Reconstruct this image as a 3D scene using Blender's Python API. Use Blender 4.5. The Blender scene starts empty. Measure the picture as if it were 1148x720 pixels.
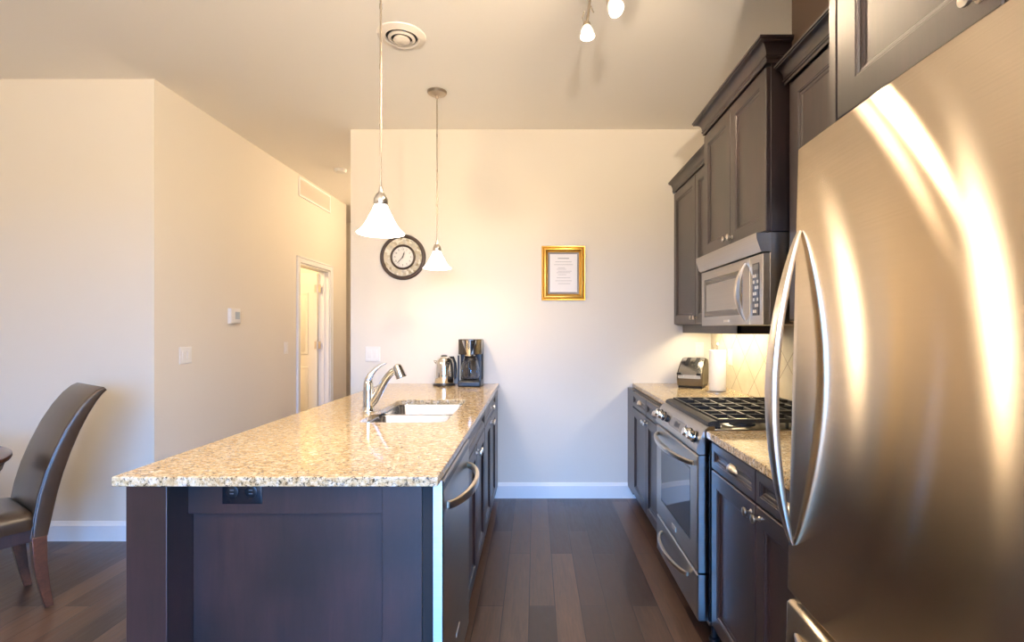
import bpy, bmesh, math, random
from mathutils import Vector, Matrix
PI = math.pi
random.seed(7)
C = bpy.context.scene.collection
scene = bpy.context.scene

# ------------------------------------------------------------------ camera
cd = bpy.data.cameras.new('camera')
cd.sensor_width = 36.0
cd.lens = 570.0 / 1148.0 * 36.0
cd.shift_x = -26.0 / 1148.0
cd.shift_y = 9.0 / 1148.0
cd.clip_start = 0.02
cam = bpy.data.objects.new('camera', cd)
C.objects.link(cam)
cam.location = (0, 0, 1.365)
cam.rotation_euler = (PI / 2, 0, 0)
scene.camera = cam

# ------------------------------------------------------------------ world, exposure
scene.view_settings.view_transform = 'Standard'
scene.view_settings.look = 'None'
scene.view_settings.gamma = 1.0
scene.view_settings.exposure = 0.10
scene.view_settings.use_curve_mapping = False
cy = scene.cycles
cy.max_bounces = 10
cy.diffuse_bounces = 6
cy.glossy_bounces = 6
cy.transmission_bounces = 10
cy.transparent_max_bounces = 10
cy.sample_clamp_indirect = 6.0
cy.caustics_reflective = False
cy.caustics_refractive = False
cy.use_denoising = True
world = bpy.data.worlds.new('sky')
scene.world = world
world.use_nodes = True
wn = world.node_tree.nodes['Background']
wn.inputs[1].default_value = 33.0
_t = world.node_tree
_g = _t.nodes.new('ShaderNodeTexCoord')
_s = _t.nodes.new('ShaderNodeSeparateXYZ')
_r = _t.nodes.new('ShaderNodeValToRGB')       # blue sky above the horizon, sunlit tan ground below
_m = _t.nodes.new('ShaderNodeMath')
_m.operation = 'MULTIPLY_ADD'
_m.inputs[1].default_value = 0.5
_m.inputs[2].default_value = 0.5
_t.links.new(_g.outputs['Generated'], _s.inputs[0])
_t.links.new(_s.outputs['Z'], _m.inputs[0])
_t.links.new(_m.outputs[0], _r.inputs[0])
_r.color_ramp.elements[0].position = 0.49
_r.color_ramp.elements[0].color = (0.125, 0.10, 0.08, 1)
_r.color_ramp.elements[1].position = 0.52
_r.color_ramp.elements[1].color = (0.11, 0.40, 1.0, 1)
_t.links.new(_r.outputs[0], wn.inputs[0])

WARM = (1.0, 0.76, 0.50)
WARM2 = (1.0, 0.86, 0.69)


def lamp(name, kind, loc, power, color, rot=(0, 0, 0), **kw):
    d = bpy.data.lights.new(name, kind)
    d.energy = power
    d.color = color
    for k, v in kw.items():
        setattr(d, k, v)
    o = bpy.data.objects.new(name, d)
    C.objects.link(o)
    o.location = loc
    o.rotation_euler = rot
    return o


# room windows behind the camera: sky portals (help sampling only)
WIN = [(-1.15, 1.15, 0.06, 2.40)]
YR = -2.0
for (wx0, wx1, wz0, wz1) in WIN:
    p = lamp('window_portal', 'AREA', ((wx0 + wx1) / 2, YR - 0.10, (wz0 + wz1) / 2), 1, (1, 1, 1),
             rot=(PI / 2, 0, 0), shape='RECTANGLE', size=wx1 - wx0, size_y=wz1 - wz0)
    p.data.cycles.is_portal = True

# ------------------------------------------------------------------ materials
MATS = {}


def nt(name):
    m = bpy.data.materials.new(name)
    m.use_nodes = True
    b = m.node_tree.nodes['Principled BSDF']
    return m, m.node_tree, b


def simple(name, col, rough=0.5, metal=0.0, spec=0.5, coat=0.0, coatr=0.1, emis=None, es=0.0, trans=0.0, ior=1.45):
    m, t, b = nt(name)
    b.inputs['Base Color'].default_value = (*col, 1)
    b.inputs['Roughness'].default_value = rough
    b.inputs['Metallic'].default_value = metal
    b.inputs['Specular IOR Level'].default_value = spec
    b.inputs['Coat Weight'].default_value = coat
    b.inputs['Coat Roughness'].default_value = coatr
    b.inputs['Transmission Weight'].default_value = trans
    b.inputs['IOR'].default_value = ior
    if emis:
        b.inputs['Emission Color'].default_value = (*emis, 1)
        b.inputs['Emission Strength'].default_value = es
    MATS[name] = m
    return m


def N(t, typ, **kw):
    n = t.nodes.new(typ)
    for k, v in kw.items():
        setattr(n, k, v)
    return n


def coords(t, scale=(1, 1, 1), kind='Object', rot=(0, 0, 0)):
    tc = N(t, 'ShaderNodeTexCoord')
    mp = N(t, 'ShaderNodeMapping')
    mp.inputs['Scale'].default_value = scale
    mp.inputs['Rotation'].default_value = rot
    t.links.new(tc.outputs[kind], mp.inputs['Vector'])
    return mp.outputs['Vector']


def ramp(t, fac, stops):
    r = N(t, 'ShaderNodeValToRGB')
    e = r.color_ramp.elements
    while len(e) > 1:
        e.remove(e[-1])
    e[0].position, e[0].color = stops[0][0], (*stops[0][1], 1)
    for p, c in stops[1:]:
        x = e.new(p)
        x.color = (*c, 1)
    t.links.new(fac, r.inputs['Fac'])
    return r.outputs['Color']


def noise(t, vec, scale=5, detail=4, rough=0.5, dist=0.0):
    n = N(t, 'ShaderNodeTexNoise')
    n.inputs['Scale'].default_value = scale
    n.inputs['Detail'].default_value = detail
    n.inputs['Roughness'].default_value = rough
    n.inputs['Distortion'].default_value = dist
    t.links.new(vec, n.inputs['Vector'])
    return n.outputs['Fac']


def bump(t, b, h, strength=0.1, dist=0.01):
    n = N(t, 'ShaderNodeBump')
    n.inputs['Strength'].default_value = strength
    n.inputs['Distance'].default_value = dist
    t.links.new(h, n.inputs['Height'])
    t.links.new(n.outputs['Normal'], b.inputs['Normal'])
    return n


def mix(t, fac, a, bb, blend='MIX'):
    n = N(t, 'ShaderNodeMix', data_type='RGBA', blend_type=blend)
    for sock, v in ((n.inputs['Factor'], fac), (n.inputs['A'], a), (n.inputs['B'], bb)):
        if isinstance(v, (int, float)):
            sock.default_value = v
        elif isinstance(v, tuple):
            sock.default_value = (*v, 1)
        else:
            t.links.new(v, sock)
    return n.outputs['Result']


def paint(name, col, rough=0.6, bs=0.04):
    m, t, b = nt(name)
    v = coords(t)
    f = noise(t, v, 90, 3)
    b.inputs['Base Color'].default_value = (*col, 1)
    b.inputs['Roughness'].default_value = rough
    b.inputs['Specular IOR Level'].default_value = 0.3
    bump(t, b, f, bs, 0.004)
    MATS[name] = m
    return m


paint('wall_paint', (0.755, 0.70, 0.612))
paint('ceiling_paint', (0.90, 0.865, 0.80), bs=0.08)
paint('bulkhead_paint', (0.10, 0.062, 0.040))
paint('white_trim', (0.86, 0.85, 0.83), 0.35, 0.0)
paint('door_paint', (0.84, 0.80, 0.70), 0.4, 0.0)


def wood(name, c1, c2, rough=0.42, scale=(14, 14, 1.3), coat=1.0):
    m, t, b = nt(name)
    v = coords(t, scale)
    f = noise(t, v, 3.0, 8, 0.65, 0.6)
    v2 = coords(t, (1.6, 1.6, 1.1))
    f2 = noise(t, v2, 2.2, 3, 0.5)
    ca = ramp(t, f, [(0.3, c1), (0.7, c2)])
    cb = ramp(t, f2, [(0.38, (0.55, 0.55, 0.58)), (0.62, (1.6, 1.4, 1.4))])
    t.links.new(mix(t, 1.0, ca, cb, 'MULTIPLY'), b.inputs['Base Color'])
    b.inputs['Roughness'].default_value = rough
    b.inputs['Coat Weight'].default_value = coat
    b.inputs['Coat Roughness'].default_value = 0.44
    b.inputs['Coat IOR'].default_value = 1.56
    b.inputs['Specular IOR Level'].default_value = 0.2
    bump(t, b, f, 0.05, 0.003)
    MATS[name] = m


wood('espresso_wood', (0.011, 0.006, 0.0065), (0.026, 0.013, 0.012))
wood('table_wood', (0.05, 0.018, 0.009), (0.12, 0.045, 0.02), 0.25, (1.5, 12, 12))


def floor_mat():
    m, t, b = nt('plank_floor')
    tc = N(t, 'ShaderNodeTexCoord')
    mp = N(t, 'ShaderNodeMapping')
    mp.inputs['Rotation'].default_value = (0, 0, PI / 2)
    mp.inputs['Location'].default_value = (0.3, 0.03, 0)
    t.links.new(tc.outputs['Object'], mp.inputs['Vector'])
    br = N(t, 'ShaderNodeTexBrick')
    br.offset = 0.37
    br.offset_frequency = 2
    br.inputs['Color1'].default_value = (0.0, 0.0, 0.0, 1)
    br.inputs['Color2'].default_value = (1, 1, 1, 1)
    br.inputs['Mortar'].default_value = (0.5, 0.5, 0.5, 1)
    br.inputs['Scale'].default_value = 1.0
    br.inputs['Mortar Size'].default_value = 0.0024
    br.inputs['Mortar Smooth'].default_value = 0.3
    br.inputs['Bias'].default_value = 0.0
    br.inputs['Brick Width'].default_value = 0.93
    br.inputs['Row Height'].default_value = 0.127
    t.links.new(mp.outputs['Vector'], br.inputs['Vector'])
    g = noise(t, coords(t, (18, 1.6, 1)), 2.5, 8, 0.65, 0.8)
    cc = ramp(t, br.outputs['Color'], [(0.0, (0.026, 0.012, 0.007)), (0.5, (0.050, 0.026, 0.016)), (1.0, (0.100, 0.056, 0.034))])
    gg = ramp(t, g, [(0.3, (0.62, 0.6, 0.58)), (0.7, (1.35, 1.3, 1.25))])
    col = mix(t, 1.0, cc, gg, 'MULTIPLY')
    col = mix(t, br.outputs['Fac'], col, (0.012, 0.007, 0.005))
    t.links.new(col, b.inputs['Base Color'])
    rr = ramp(t, g, [(0.3, (0.30, 0.30, 0.30)), (0.7, (0.42, 0.42, 0.42))])
    t.links.new(rr, b.inputs['Roughness'])
    b.inputs['Coat Weight'].default_value = 0.25
    b.inputs['Coat Roughness'].default_value = 0.2
    scr = noise(t, coords(t, (9, 2.0, 1)), 2.2, 2, 0.5)
    inv = N(t, 'ShaderNodeMath', operation='MULTIPLY_ADD')
    t.links.new(br.outputs['Fac'], inv.inputs[0])
    inv.inputs[1].default_value = -0.7
    t.links.new(scr, inv.inputs[2])
    bump(t, b, inv.outputs[0], 0.35, 0.006)
    MATS['plank_floor'] = m


floor_mat()


def granite():
    m, t, b = nt('granite')
    v = coords(t)
    vs = coords(t, (1.0, 1.9, 1.0), rot=(0, 0, 0.5))
    f1 = noise(t, vs, 38, 6, 0.7, 0.5)
    f2 = noise(t, v, 120, 5, 0.75)
    f3 = noise(t, vs, 75, 4, 0.65, 0.8)
    base = ramp(t, f1, [(0.30, (0.38, 0.22, 0.10)), (0.43, (0.62, 0.43, 0.22)), (0.55, (0.74, 0.59, 0.38)), (0.68, (0.84, 0.81, 0.74))])
    speck = ramp(t, f2, [(0.39, (0.10, 0.085, 0.075)), (0.46, (0.85, 0.85, 0.82)), (0.62, (1, 1, 1)), (0.70, (1.12, 1.12, 1.12))])
    dark = ramp(t, f3, [(0.37, (0.14, 0.12, 0.12)), (0.43, (1, 1, 1))])
    c = mix(t, 1.0, base, speck, 'MULTIPLY')
    c = mix(t, 1.0, c, dark, 'MULTIPLY')
    t.links.new(c, b.inputs['Base Color'])
    b.inputs['Roughness'].default_value = 0.09
    b.inputs['Specular IOR Level'].default_value = 0.6
    MATS['granite'] = m


granite()


def steel(name, col, rough, aniso=0.75, tang=(0, 1, 0), grain=(1.5, 1.5, 300), bs=0.02):
    """brushed metal: the glossy node stretches highlights across the grain (tangent)"""
    m, t, b = nt(name)
    f = noise(t, coords(t, grain), 1.0, 2, 0.5)
    lo = tuple(x * 0.94 for x in col)
    c = ramp(t, f, [(0.3, lo), (0.7, col)])
    if aniso:
        g = N(t, 'ShaderNodeBsdfAnisotropic')
        g.distribution = 'BECKMANN'
        g.inputs['Roughness'].default_value = rough
        g.inputs['Anisotropy'].default_value = aniso
        cx = N(t, 'ShaderNodeVectorMath', operation='CROSS_PRODUCT')   # horizontal brushing on every upright face
        ge = N(t, 'ShaderNodeNewGeometry')
        t.links.new(ge.outputs['Normal'], cx.inputs[0])
        cx.inputs[1].default_value = (0.0, 0.02, 1.0)
        t.links.new(cx.outputs[0], g.inputs['Tangent'])
        t.links.new(c, g.inputs['Color'])
        t.links.new(g.outputs[0], t.nodes['Material Output'].inputs['Surface'])
    else:
        b.inputs['Metallic'].default_value = 1.0
        b.inputs['Roughness'].default_value = rough
        t.links.new(c, b.inputs['Base Color'])
    MATS[name] = m


steel('brushed_steel', (0.54, 0.52, 0.49), 0.33, 0.6)
steel('fridge_steel', (0.72, 0.62, 0.49), 0.22, 0.80)
steel('satin_nickel', (0.72, 0.66, 0.58), 0.28, 0.0, bs=0)
steel('bronze_nickel', (0.42, 0.36, 0.29), 0.30, 0.0, bs=0)
simple('chrome', (0.85, 0.84, 0.82), 0.06, 1.0)
steel('dark_steel', (0.16, 0.14, 0.12), 0.25, 0.0, bs=0)
steel('sink_steel', (0.55, 0.55, 0.56), 0.22, 0.0, bs=0)
simple('black_plastic', (0.012, 0.012, 0.014), 0.28)
simple('black_enamel', (0.010, 0.011, 0.014), 0.25)
simple('toe_black', (0.008, 0.007, 0.007), 0.6)
simple('cast_iron', (0.022, 0.021, 0.020), 0.45)
simple('oven_glass', (0.03, 0.032, 0.036), 0.05, spec=0.9)
simple('micro_glass', (0.10, 0.085, 0.07), 0.12, spec=0.9)
simple('display_grey', (0.20, 0.20, 0.21), 0.2)
simple('white_plastic', (0.80, 0.78, 0.74), 0.35)
simple('thermostat_grey', (0.45, 0.52, 0.58), 0.2)
simple('gold', (0.72, 0.43, 0.10), 0.28, 1.0)
simple('mat_grey', (0.25, 0.24, 0.24), 0.7)
simple('paper', (0.82, 0.80, 0.80), 0.6)
simple('print_grey', (0.40, 0.40, 0.42), 0.7)
simple('towel_paper', (0.90, 0.88, 0.84), 0.9)
simple('clock_bronze', (0.060, 0.038, 0.026), 0.35, 0.3)
simple('clock_face', (0.80, 0.77, 0.70), 0.5)
simple('clock_ink', (0.03, 0.025, 0.02), 0.5)
simple('clear_glass', (1, 1, 1), 0.0, trans=1.0, ior=1.45)
simple('coffee_dark', (0.02, 0.015, 0.012), 0.15)
simple('vent_white', (0.80, 0.74, 0.66), 0.4)
simple('duct_dark', (0.03, 0.03, 0.03), 0.8)
simple('added_diffuser_on', (1, 1, 1), 0.5, emis=WARM2, es=9.0)  # glow of the added ceiling lamps
simple('strip_on', (1, 1, 1), 0.5, emis=(1.0, 0.84, 0.55), es=38.0)
simple('shade_on', (1, 1, 1), 0.4, emis=(1.0, 0.86, 0.66), es=26.0)
simple('spot_shade', (0.95, 0.93, 0.9), 0.2, emis=(1.0, 0.93, 0.85), es=0.25)
simple('bulb_on', (1, 1, 1), 0.4, emis=(1.0, 0.88, 0.7), es=40.0)
simple('badge', (0.75, 0.70, 0.62), 0.35, 0.6)


def leather():
    m, t, b = nt('leather')
    f = noise(t, coords(t), 160, 4, 0.6)
    f2 = noise(t, coords(t), 7, 3, 0.5)
    t.links.new(ramp(t, f2, [(0.3, (0.034, 0.020, 0.012)), (0.7, (0.056, 0.034, 0.020))]), b.inputs['Base Color'])
    b.inputs['Roughness'].default_value = 0.36
    b.inputs['Coat Weight'].default_value = 0.6
    b.inputs['Coat Roughness'].default_value = 0.3
    bump(t, b, f, 0.12, 0.002)
    MATS['leather'] = m


leather()


def mosaic():
    m, t, b = nt('mosaic')
    v = N(t, 'ShaderNodeTexVoronoi')
    v.inputs['Scale'].default_value = 46
    t.links.new(coords(t), v.inputs['Vector'])
    c = ramp(t, v.outputs['Color'], [(0.15, (0.30, 0.24, 0.13)), (0.4, (0.62, 0.55, 0.40)), (0.6, (0.42, 0.38, 0.30)), (0.8, (0.75, 0.70, 0.58))])
    t.links.new(c, b.inputs['Base Color'])
    b.inputs['Roughness'].default_value = 0.35
    MATS['mosaic'] = m


mosaic()


def tile():
    m, t, b = nt('diamond_tile')
    tc = N(t, 'ShaderNodeTexCoord')
    sp = N(t, 'ShaderNodeSeparateXYZ')
    t.links.new(tc.outputs['Object'], sp.inputs[0])
    P = 0.29

    def line(sign):
        a = N(t, 'ShaderNodeMath', operation='MULTIPLY_ADD')
        t.links.new(sp.outputs['Z'], a.inputs[0])
        a.inputs[1].default_value = sign
        t.links.new(sp.outputs['Y'], a.inputs[2])
        o = N(t, 'ShaderNodeMath', operation='ADD')
        t.links.new(a.outputs[0], o.inputs[0])
        o.inputs[1].default_value = (-3.30 - sign * 1.315)
        w = N(t, 'ShaderNodeMath', operation='PINGPONG')
        t.links.new(o.outputs[0], w.inputs[0])
        w.inputs[1].default_value = P / 2
        c = N(t, 'ShaderNodeMath', operation='LESS_THAN')
        t.links.new(w.outputs[0], c.inputs[0])
        c.inputs[1].default_value = 0.0035
        return c.outputs[0]
    mx = N(t, 'ShaderNodeMath', operation='MAXIMUM')
    t.links.new(line(1), mx.inputs[0])
    t.links.new(line(-1), mx.inputs[1])
    f = noise(t, coords(t), 9, 4, 0.6)
    c1 = ramp(t, f, [(0.3, (0.66, 0.58, 0.42)), (0.7, (0.76, 0.69, 0.53))])
    t.links.new(mix(t, mx.outputs[0], c1, (0.36, 0.27, 0.15)), b.inputs['Base Color'])
    b.inputs['Roughness'].default_value = 0.3
    n = bump(t, b, mx.outputs[0], 0.4, -0.004)
    MATS['diamond_tile'] = m


tile()
M = MATS


# ------------------------------------------------------------------ mesh building
class B:
    def __init__(s):
        s.bm = bmesh.new()

    def quadbox(s, pts):
        """8 points: bottom ring 4, top ring 4"""
        v = [s.bm.verts.new(p) for p in pts]
        for f in ((3, 2, 1, 0), (4, 5, 6, 7), (0, 1, 5, 4), (1, 2, 6, 5), (2, 3, 7, 6), (3, 0, 4, 7)):
            s.bm.faces.new([v[i] for i in f])
        return s

    def box(s, x0, x1, y0, y1, z0, z1):
        return s.quadbox([(x0, y0, z0), (x1, y0, z0), (x1, y1, z0), (x0, y1, z0),
                          (x0, y0, z1), (x1, y0, z1), (x1, y1, z1), (x0, y1, z1)])

    def rings(s, rings, caps=True, closed=True):
        vr = [[s.bm.verts.new(p) for p in r] for r in rings]
        n = len(vr[0])
        for a, b2 in zip(vr[:-1], vr[1:]):
            for i in range(n if closed else n - 1):
                j = (i + 1) % n
                s.bm.faces.new((a[i], a[j], b2[j], b2[i]))
        if caps:
            s.bm.faces.new(vr[0][::-1])
            s.bm.faces.new(vr[-1])
        return s

    def lathe(s, prof, c=(0, 0, 0), axis='z', n=32, caps=False, flip=False):
        """prof: (radius, height) along the axis"""
        c = Vector(c)
        rs = []
        for r, h in prof:
            ring = []
            for k in range(n):
                a = 2 * PI * k / n
                u, w = r * math.cos(a), r * math.sin(a)
                if axis == 'z':
                    p = Vector((u, w, h))
                elif axis == 'x':
                    p = Vector((h, u, w))
                elif axis == 'y':
                    p = Vector((w, h, u))
                else:
                    ax = Vector(axis).normalized()
                    q = ax.to_track_quat('Z', 'Y')
                    p = q @ Vector((u, w, h))
                ring.append(c + p)
            rs.append(ring)
        return s.rings(rs, caps)

    def tube(s, pts, rad, n=12, up=(0, 0, 1), sx=None, caps=True, square=False):
        """sweep: rad list or float; sx = list of second radii for elliptical section"""
        pts = [Vector(p) for p in pts]
        m = len(pts)
        if not isinstance(rad, (list, tuple)):
            rad = [rad] * m
        if sx is None:
            sx = rad
        elif not isinstance(sx, (list, tuple)):
            sx = [sx] * m
        up = Vector(up)
        rs = []
        for i, p in enumerate(pts):
            d = (pts[min(i + 1, m - 1)] - pts[max(i - 1, 0)]).normalized()
            a = d.cross(up)
            if a.length < 1e-4:
                a = d.cross(Vector((1, 0.01, 0)))
            a.normalize()
            bb = a.cross(d).normalized()
            ring = []
            for k in range(n):
                t = 2 * PI * k / n
                cu, su = math.cos(t), math.sin(t)
                if square:
                    e = 0.45
                    cu = math.copysign(abs(cu) ** e, cu)
                    su = math.copysign(abs(su) ** e, su)
                ring.append(p + a * (rad[i] * cu) + bb * (sx[i] * su))
            rs.append(ring)
        return s.rings(rs, caps)

    def prism(s, poly, axis, a0, a1):
        """poly in the plane across the axis: x -> (y,z), y -> (x,z), z -> (x,y)"""
        def P(p, a):
            return {'x': (a, p[0], p[1]), 'y': (p[0], a, p[1]), 'z': (p[0], p[1], a)}[axis]
        return s.rings([[P(p, a0) for p in poly], [P(p, a1) for p in poly]])

    def loft(s, O, U, V, Nn, w, h, levels, cap_back=True):
        """concentric rectangles: levels = (inset, height)"""
        O, U, V, Nn = Vector(O), Vector(U), Vector(V), Vector(Nn)
        rs = []
        for i, z in levels:
            rs.append([O + U * i + V * i + Nn * z, O + U * (w - i) + V * i + Nn * z,
                       O + U * (w - i) + V * (h - i) + Nn * z, O + U * i + V * (h - i) + Nn * z])
        vr = [[s.bm.verts.new(p) for p in r] for r in rs]
        for a, b2 in zip(vr[:-1], vr[1:]):
            for i in range(4):
                j = (i + 1) % 4
                s.bm.faces.new((a[i], a[j], b2[j], b2[i]))
        if cap_back:
            s.bm.faces.new(vr[0][::-1])
        s.bm.faces.new(vr[-1])
        return s

    def sweep(s, path, prof, out_left=True):
        """mitred moulding along a horizontal polyline; prof = (out, z)"""
        path = [Vector((p[0], p[1], 0)) for p in path]
        m = len(path)
        rs = []
        for i, p in enumerate(path):
            ds = []
            if i > 0:
                ds.append((path[i] - path[i - 1]).normalized())
            if i < m - 1:
                ds.append((path[i + 1] - path[i]).normalized())
            ns = [Vector((-d.y, d.x, 0)) if out_left else Vector((d.y, -d.x, 0)) for d in ds]
            nn = sum(ns, Vector())
            nn.normalize()
            k = 1.0 / max(0.2, nn.dot(ns[0]))
            rs.append([p + nn * (o * k) + Vector((0, 0, z)) for o, z in prof])
        return s.rings(rs)


def link(o, parent=None):
    C.objects.link(o)
    if parent:
        o.parent = parent
    return o


def obj(name, b, mat, parent=None, bevel=0.0, world_at=None, seg=2, angle=35, sub=0):
    """link one mesh; geometry is in world coordinates unless the parent is a rotated thing (local=True there)"""
    bm = b.bm
    bmesh.ops.recalc_face_normals(bm, faces=bm.faces)
    root = parent
    while root is not None and root.parent is not None:
        root = root.parent
    off = Vector((0, 0, 0))
    if root is not None and not root.get('_local'):
        off = root.location.copy()
    if world_at is not None:
        off = Vector(world_at)
    if off.length > 0:
        bmesh.ops.translate(bm, verts=bm.verts, vec=-off)
    me = bpy.data.meshes.new(name)
    bm.to_mesh(me)
    bm.free()
    for p in me.polygons:
        p.use_smooth = True
    me.set_sharp_from_angle(angle=math.radians(angle))
    me.materials.append(M[mat])
    o = bpy.data.objects.new(name, me)
    link(o, parent)
    if world_at is not None and parent is None:
        o.location = world_at
    if bevel > 0:
        md = o.modifiers.new('bevel', 'BEVEL')
        md.width = bevel
        md.segments = seg
        md.limit_method = 'ANGLE'
        md.angle_limit = math.radians(40)
    if sub:
        md = o.modifiers.new('sub', 'SUBSURF')
        md.levels = sub
        md.render_levels = sub
    return o


def tag(o, label, cat, group=None):
    o['label'] = label
    o['category'] = cat
    if group:
        o['group'] = group
    return o


def thing(name, label, cat, loc=(0, 0, 0), rotz=0.0, group=None, local=False):
    o = bpy.data.objects.new(name, None)
    o.empty_display_size = 0.05
    C.objects.link(o)
    o.location = loc
    o.rotation_euler = (0, 0, rotz)
    if local:
        o['_local'] = True
    return tag(o, label, cat, group)


def struct(name, b, mat, bevel=0.0, parent=None):
    o = obj(name, b, mat, parent, bevel)
    if parent is None:
        o['kind'] = 'structure'
    return o


def copy_tree(o, parent=None):
    c = o.copy()
    C.objects.link(c)
    c.parent = parent
    for ch in list(o.children):
        copy_tree(ch, c)
    return c


# ================================================================== SETTING
H = 2.98
XR = 1.43
YB = 4.11
XH = -2.46
YL = 3.283
XBE = -1.492
b = B().box(-5.6, XR, YR, 7.9, -0.05, 0.0)
struct('floor', b, 'plank_floor')
struct('ceiling', B().box(-5.6, XR, YR, 7.9, H, H + 0.06), 'ceiling_paint')
struct('wall_back', B().box(XBE, XR, YB, YB + 0.12, 0, H), 'wall_paint')
struct('wall_right', B().box(XR, XR + 0.12, YR, YB + 0.12, 0, H), 'wall_paint')
struct('wall_left', B().box(-5.6, XH, YL, YL + 0.12, 0, H), 'wall_paint')
DY0, DY1, DZ = 5.30, 6.08, 2.06
b = B().box(XH - 0.12, XH, YL + 0.12, DY0, 0, H).box(XH - 0.12, XH, DY1, 6.62, 0, H).box(XH - 0.12, XH, DY0, DY1, DZ, H)
struct('wall_hall_left', b, 'wall_paint')
struct('wall_hall_right', B().box(-0.95, -0.83, YB + 0.12, 7.9, 0, H), 'wall_paint')
struct('wall_hall_end', B().box(-5.6, -0.83, 7.75, 7.87, 0, H), 'wall_paint')
struct('wall_side_room', B().box(-4.9, -4.78, YL + 0.12, 7.75, 0, H), 'wall_paint')
struct('wall_side_room_end', B().box(-4.78, XH - 0.12, 6.50, 6.62, 0, H), 'wall_paint')
struct('wall_far_left', B().box(-5.72, -5.6, YR, YL + 0.12, 0, H), 'wall_paint')
b = B()
xs = [-5.72] + [w for q in WIN for w in q[:2]] + [XR + 0.12]
for i in range(0, len(xs), 2):
    b.box(xs[i], xs[i + 1], YR - 0.12, YR, 0, H)
for (x0, x1, z0, z1) in WIN:
    b.box(x0, x1, YR - 0.12, YR, 0, z0)
    b.box(x0, x1, YR - 0.12, YR, z1, H)
struct('wall_rear', b, 'wall_paint')
for i, (x0, x1, z0, z1) in enumerate(WIN):
    b = B()
    t = 0.05
    b.box(x0, x1, YR - 0.09, YR - 0.03, z0, z0 + t).box(x0, x1, YR - 0.09, YR - 0.03, z1 - t, z1)
    b.box(x0, x0 + t, YR - 0.09, YR - 0.03, z0, z1).box(x1 - t, x1, YR - 0.09, YR - 0.03, z0, z1)
    xm = (x0 + x1) / 2
    b.box(xm - 0.025, xm + 0.025, YR - 0.09, YR - 0.03, z0, z1)
    struct('window_%d' % (i + 1), b, 'white_trim', 0.004)

BBP = [(0.0, 0.0), (0.016, 0.0), (0.016, 0.10), (0.011, 0.106), (0.009, 0.118), (0.004, 0.125), (0.0, 0.125)]
struct('baseboard_back', B().sweep([(XBE, YB), (0.86, YB)], BBP, False), 'white_trim')
struct('baseboard_left', B().sweep([(-5.6, YL), (XH, YL), (XH, DY0 - 0.07)], BBP, False), 'white_trim')
struct('baseboard_hall', B().sweep([(XH, DY1 + 0.07), (XH, 6.62)], BBP, False), 'white_trim')

# door casing of the hall doorway, jamb, open panelled leaf
b = B()
cw, ct = 0.065, 0.016
b.box(XH, XH + ct, DY0 - cw, DY0, 0, DZ + cw).box(XH, XH + ct, DY1, DY1 + cw, 0, DZ + cw)
b.box(XH, XH + ct, DY0, DY1, DZ, DZ + cw)
b.box(XH + ct, XH + ct + 0.006, DY0 - cw, DY0 - cw + 0.018, 0, DZ + cw).box(XH + ct, XH + ct + 0.006, DY1 + cw - 0.018, DY1 + cw, 0, DZ + cw)
b.box(XH + ct, XH + ct + 0.006, DY0 - cw, DY1 + cw, DZ + cw - 0.018, DZ + cw)
struct('trim_1', b, 'white_trim', 0.003)
b = B()
b.box(XH - 0.125, XH + 0.001, DY0, DY0 + 0.018, 0, DZ).box(XH - 0.125, XH + 0.001, DY1 - 0.018, DY1, 0, DZ)
b.box(XH - 0.125, XH + 0.001, DY0, DY1, DZ - 0.018, DZ)
b.box(XH - 0.085, XH - 0.05, DY1 - 0.03, DY1 - 0.018, 0, DZ - 0.018)
struct('trim_2', b, 'white_trim', 0.002)

# door leaf (open, standing at right angles in the side room)
lx1, lx0 = XH - 0.13, XH - 0.13 - 0.74
ly = DY1 - 0.045
droot = bpy.data.objects.new('door_1', None)
C.objects.link(droot)
droot.location = (lx1, ly, 0)
droot['kind'] = 'structure'
b = B().box(lx0, lx1, ly, ly + 0.035, 0.01, 2.03)
pw = 0.24
for (px0, px1) in ((lx0 + 0.10, lx0 + 0.10 + pw), (lx1 - 0.10 - pw, lx1 - 0.10)):
    for (pz0, pz1) in ((0.22, 0.92), (1.06, 1.80)):
        b.loft((px0, ly, pz0), (1, 0, 0), (0, 0, 1), (0, -1, 0), px1 - px0, pz1 - pz0,
               [(0, 0), (0.006, 0.006), (0.02, 0.006), (0.032, 0.002), (0.05, 0.008)])
obj('door_leaf', b, 'door_paint', droot, 0.002)
for hz in (0.25, 1.13, 1.80):
    b = B().box(lx1 - 0.03, lx1 + 0.045, ly - 0.004, ly + 0.0, hz, hz + 0.09)
    b.lathe([(0.0075, -0.005), (0.0075, 0.095)], (lx1 + 0.004, ly - 0.006, hz), n=12, caps=True)
    obj('hinge', b, 'satin_nickel', droot)
b = B().lathe([(0.0, 0), (0.024, 0.0), (0.026, -0.02), (0.012, -0.035), (0.012, -0.05)][::-1], (lx0 + 0.06, ly - 0.05, 1.0), 'y', 20)
obj('door_handle', b, 'satin_nickel', droot)

# tile backsplash and bulkhead over the cabinets
struct('trim_3', B().box(XR - 0.008, XR, 1.34, YB, 0.925, 1.42), 'diamond_tile')
struct('wall_bulkhead', B().box(1.075, XR, 0.28, 2.13, 2.50, H), 'bulkhead_paint')

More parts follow.
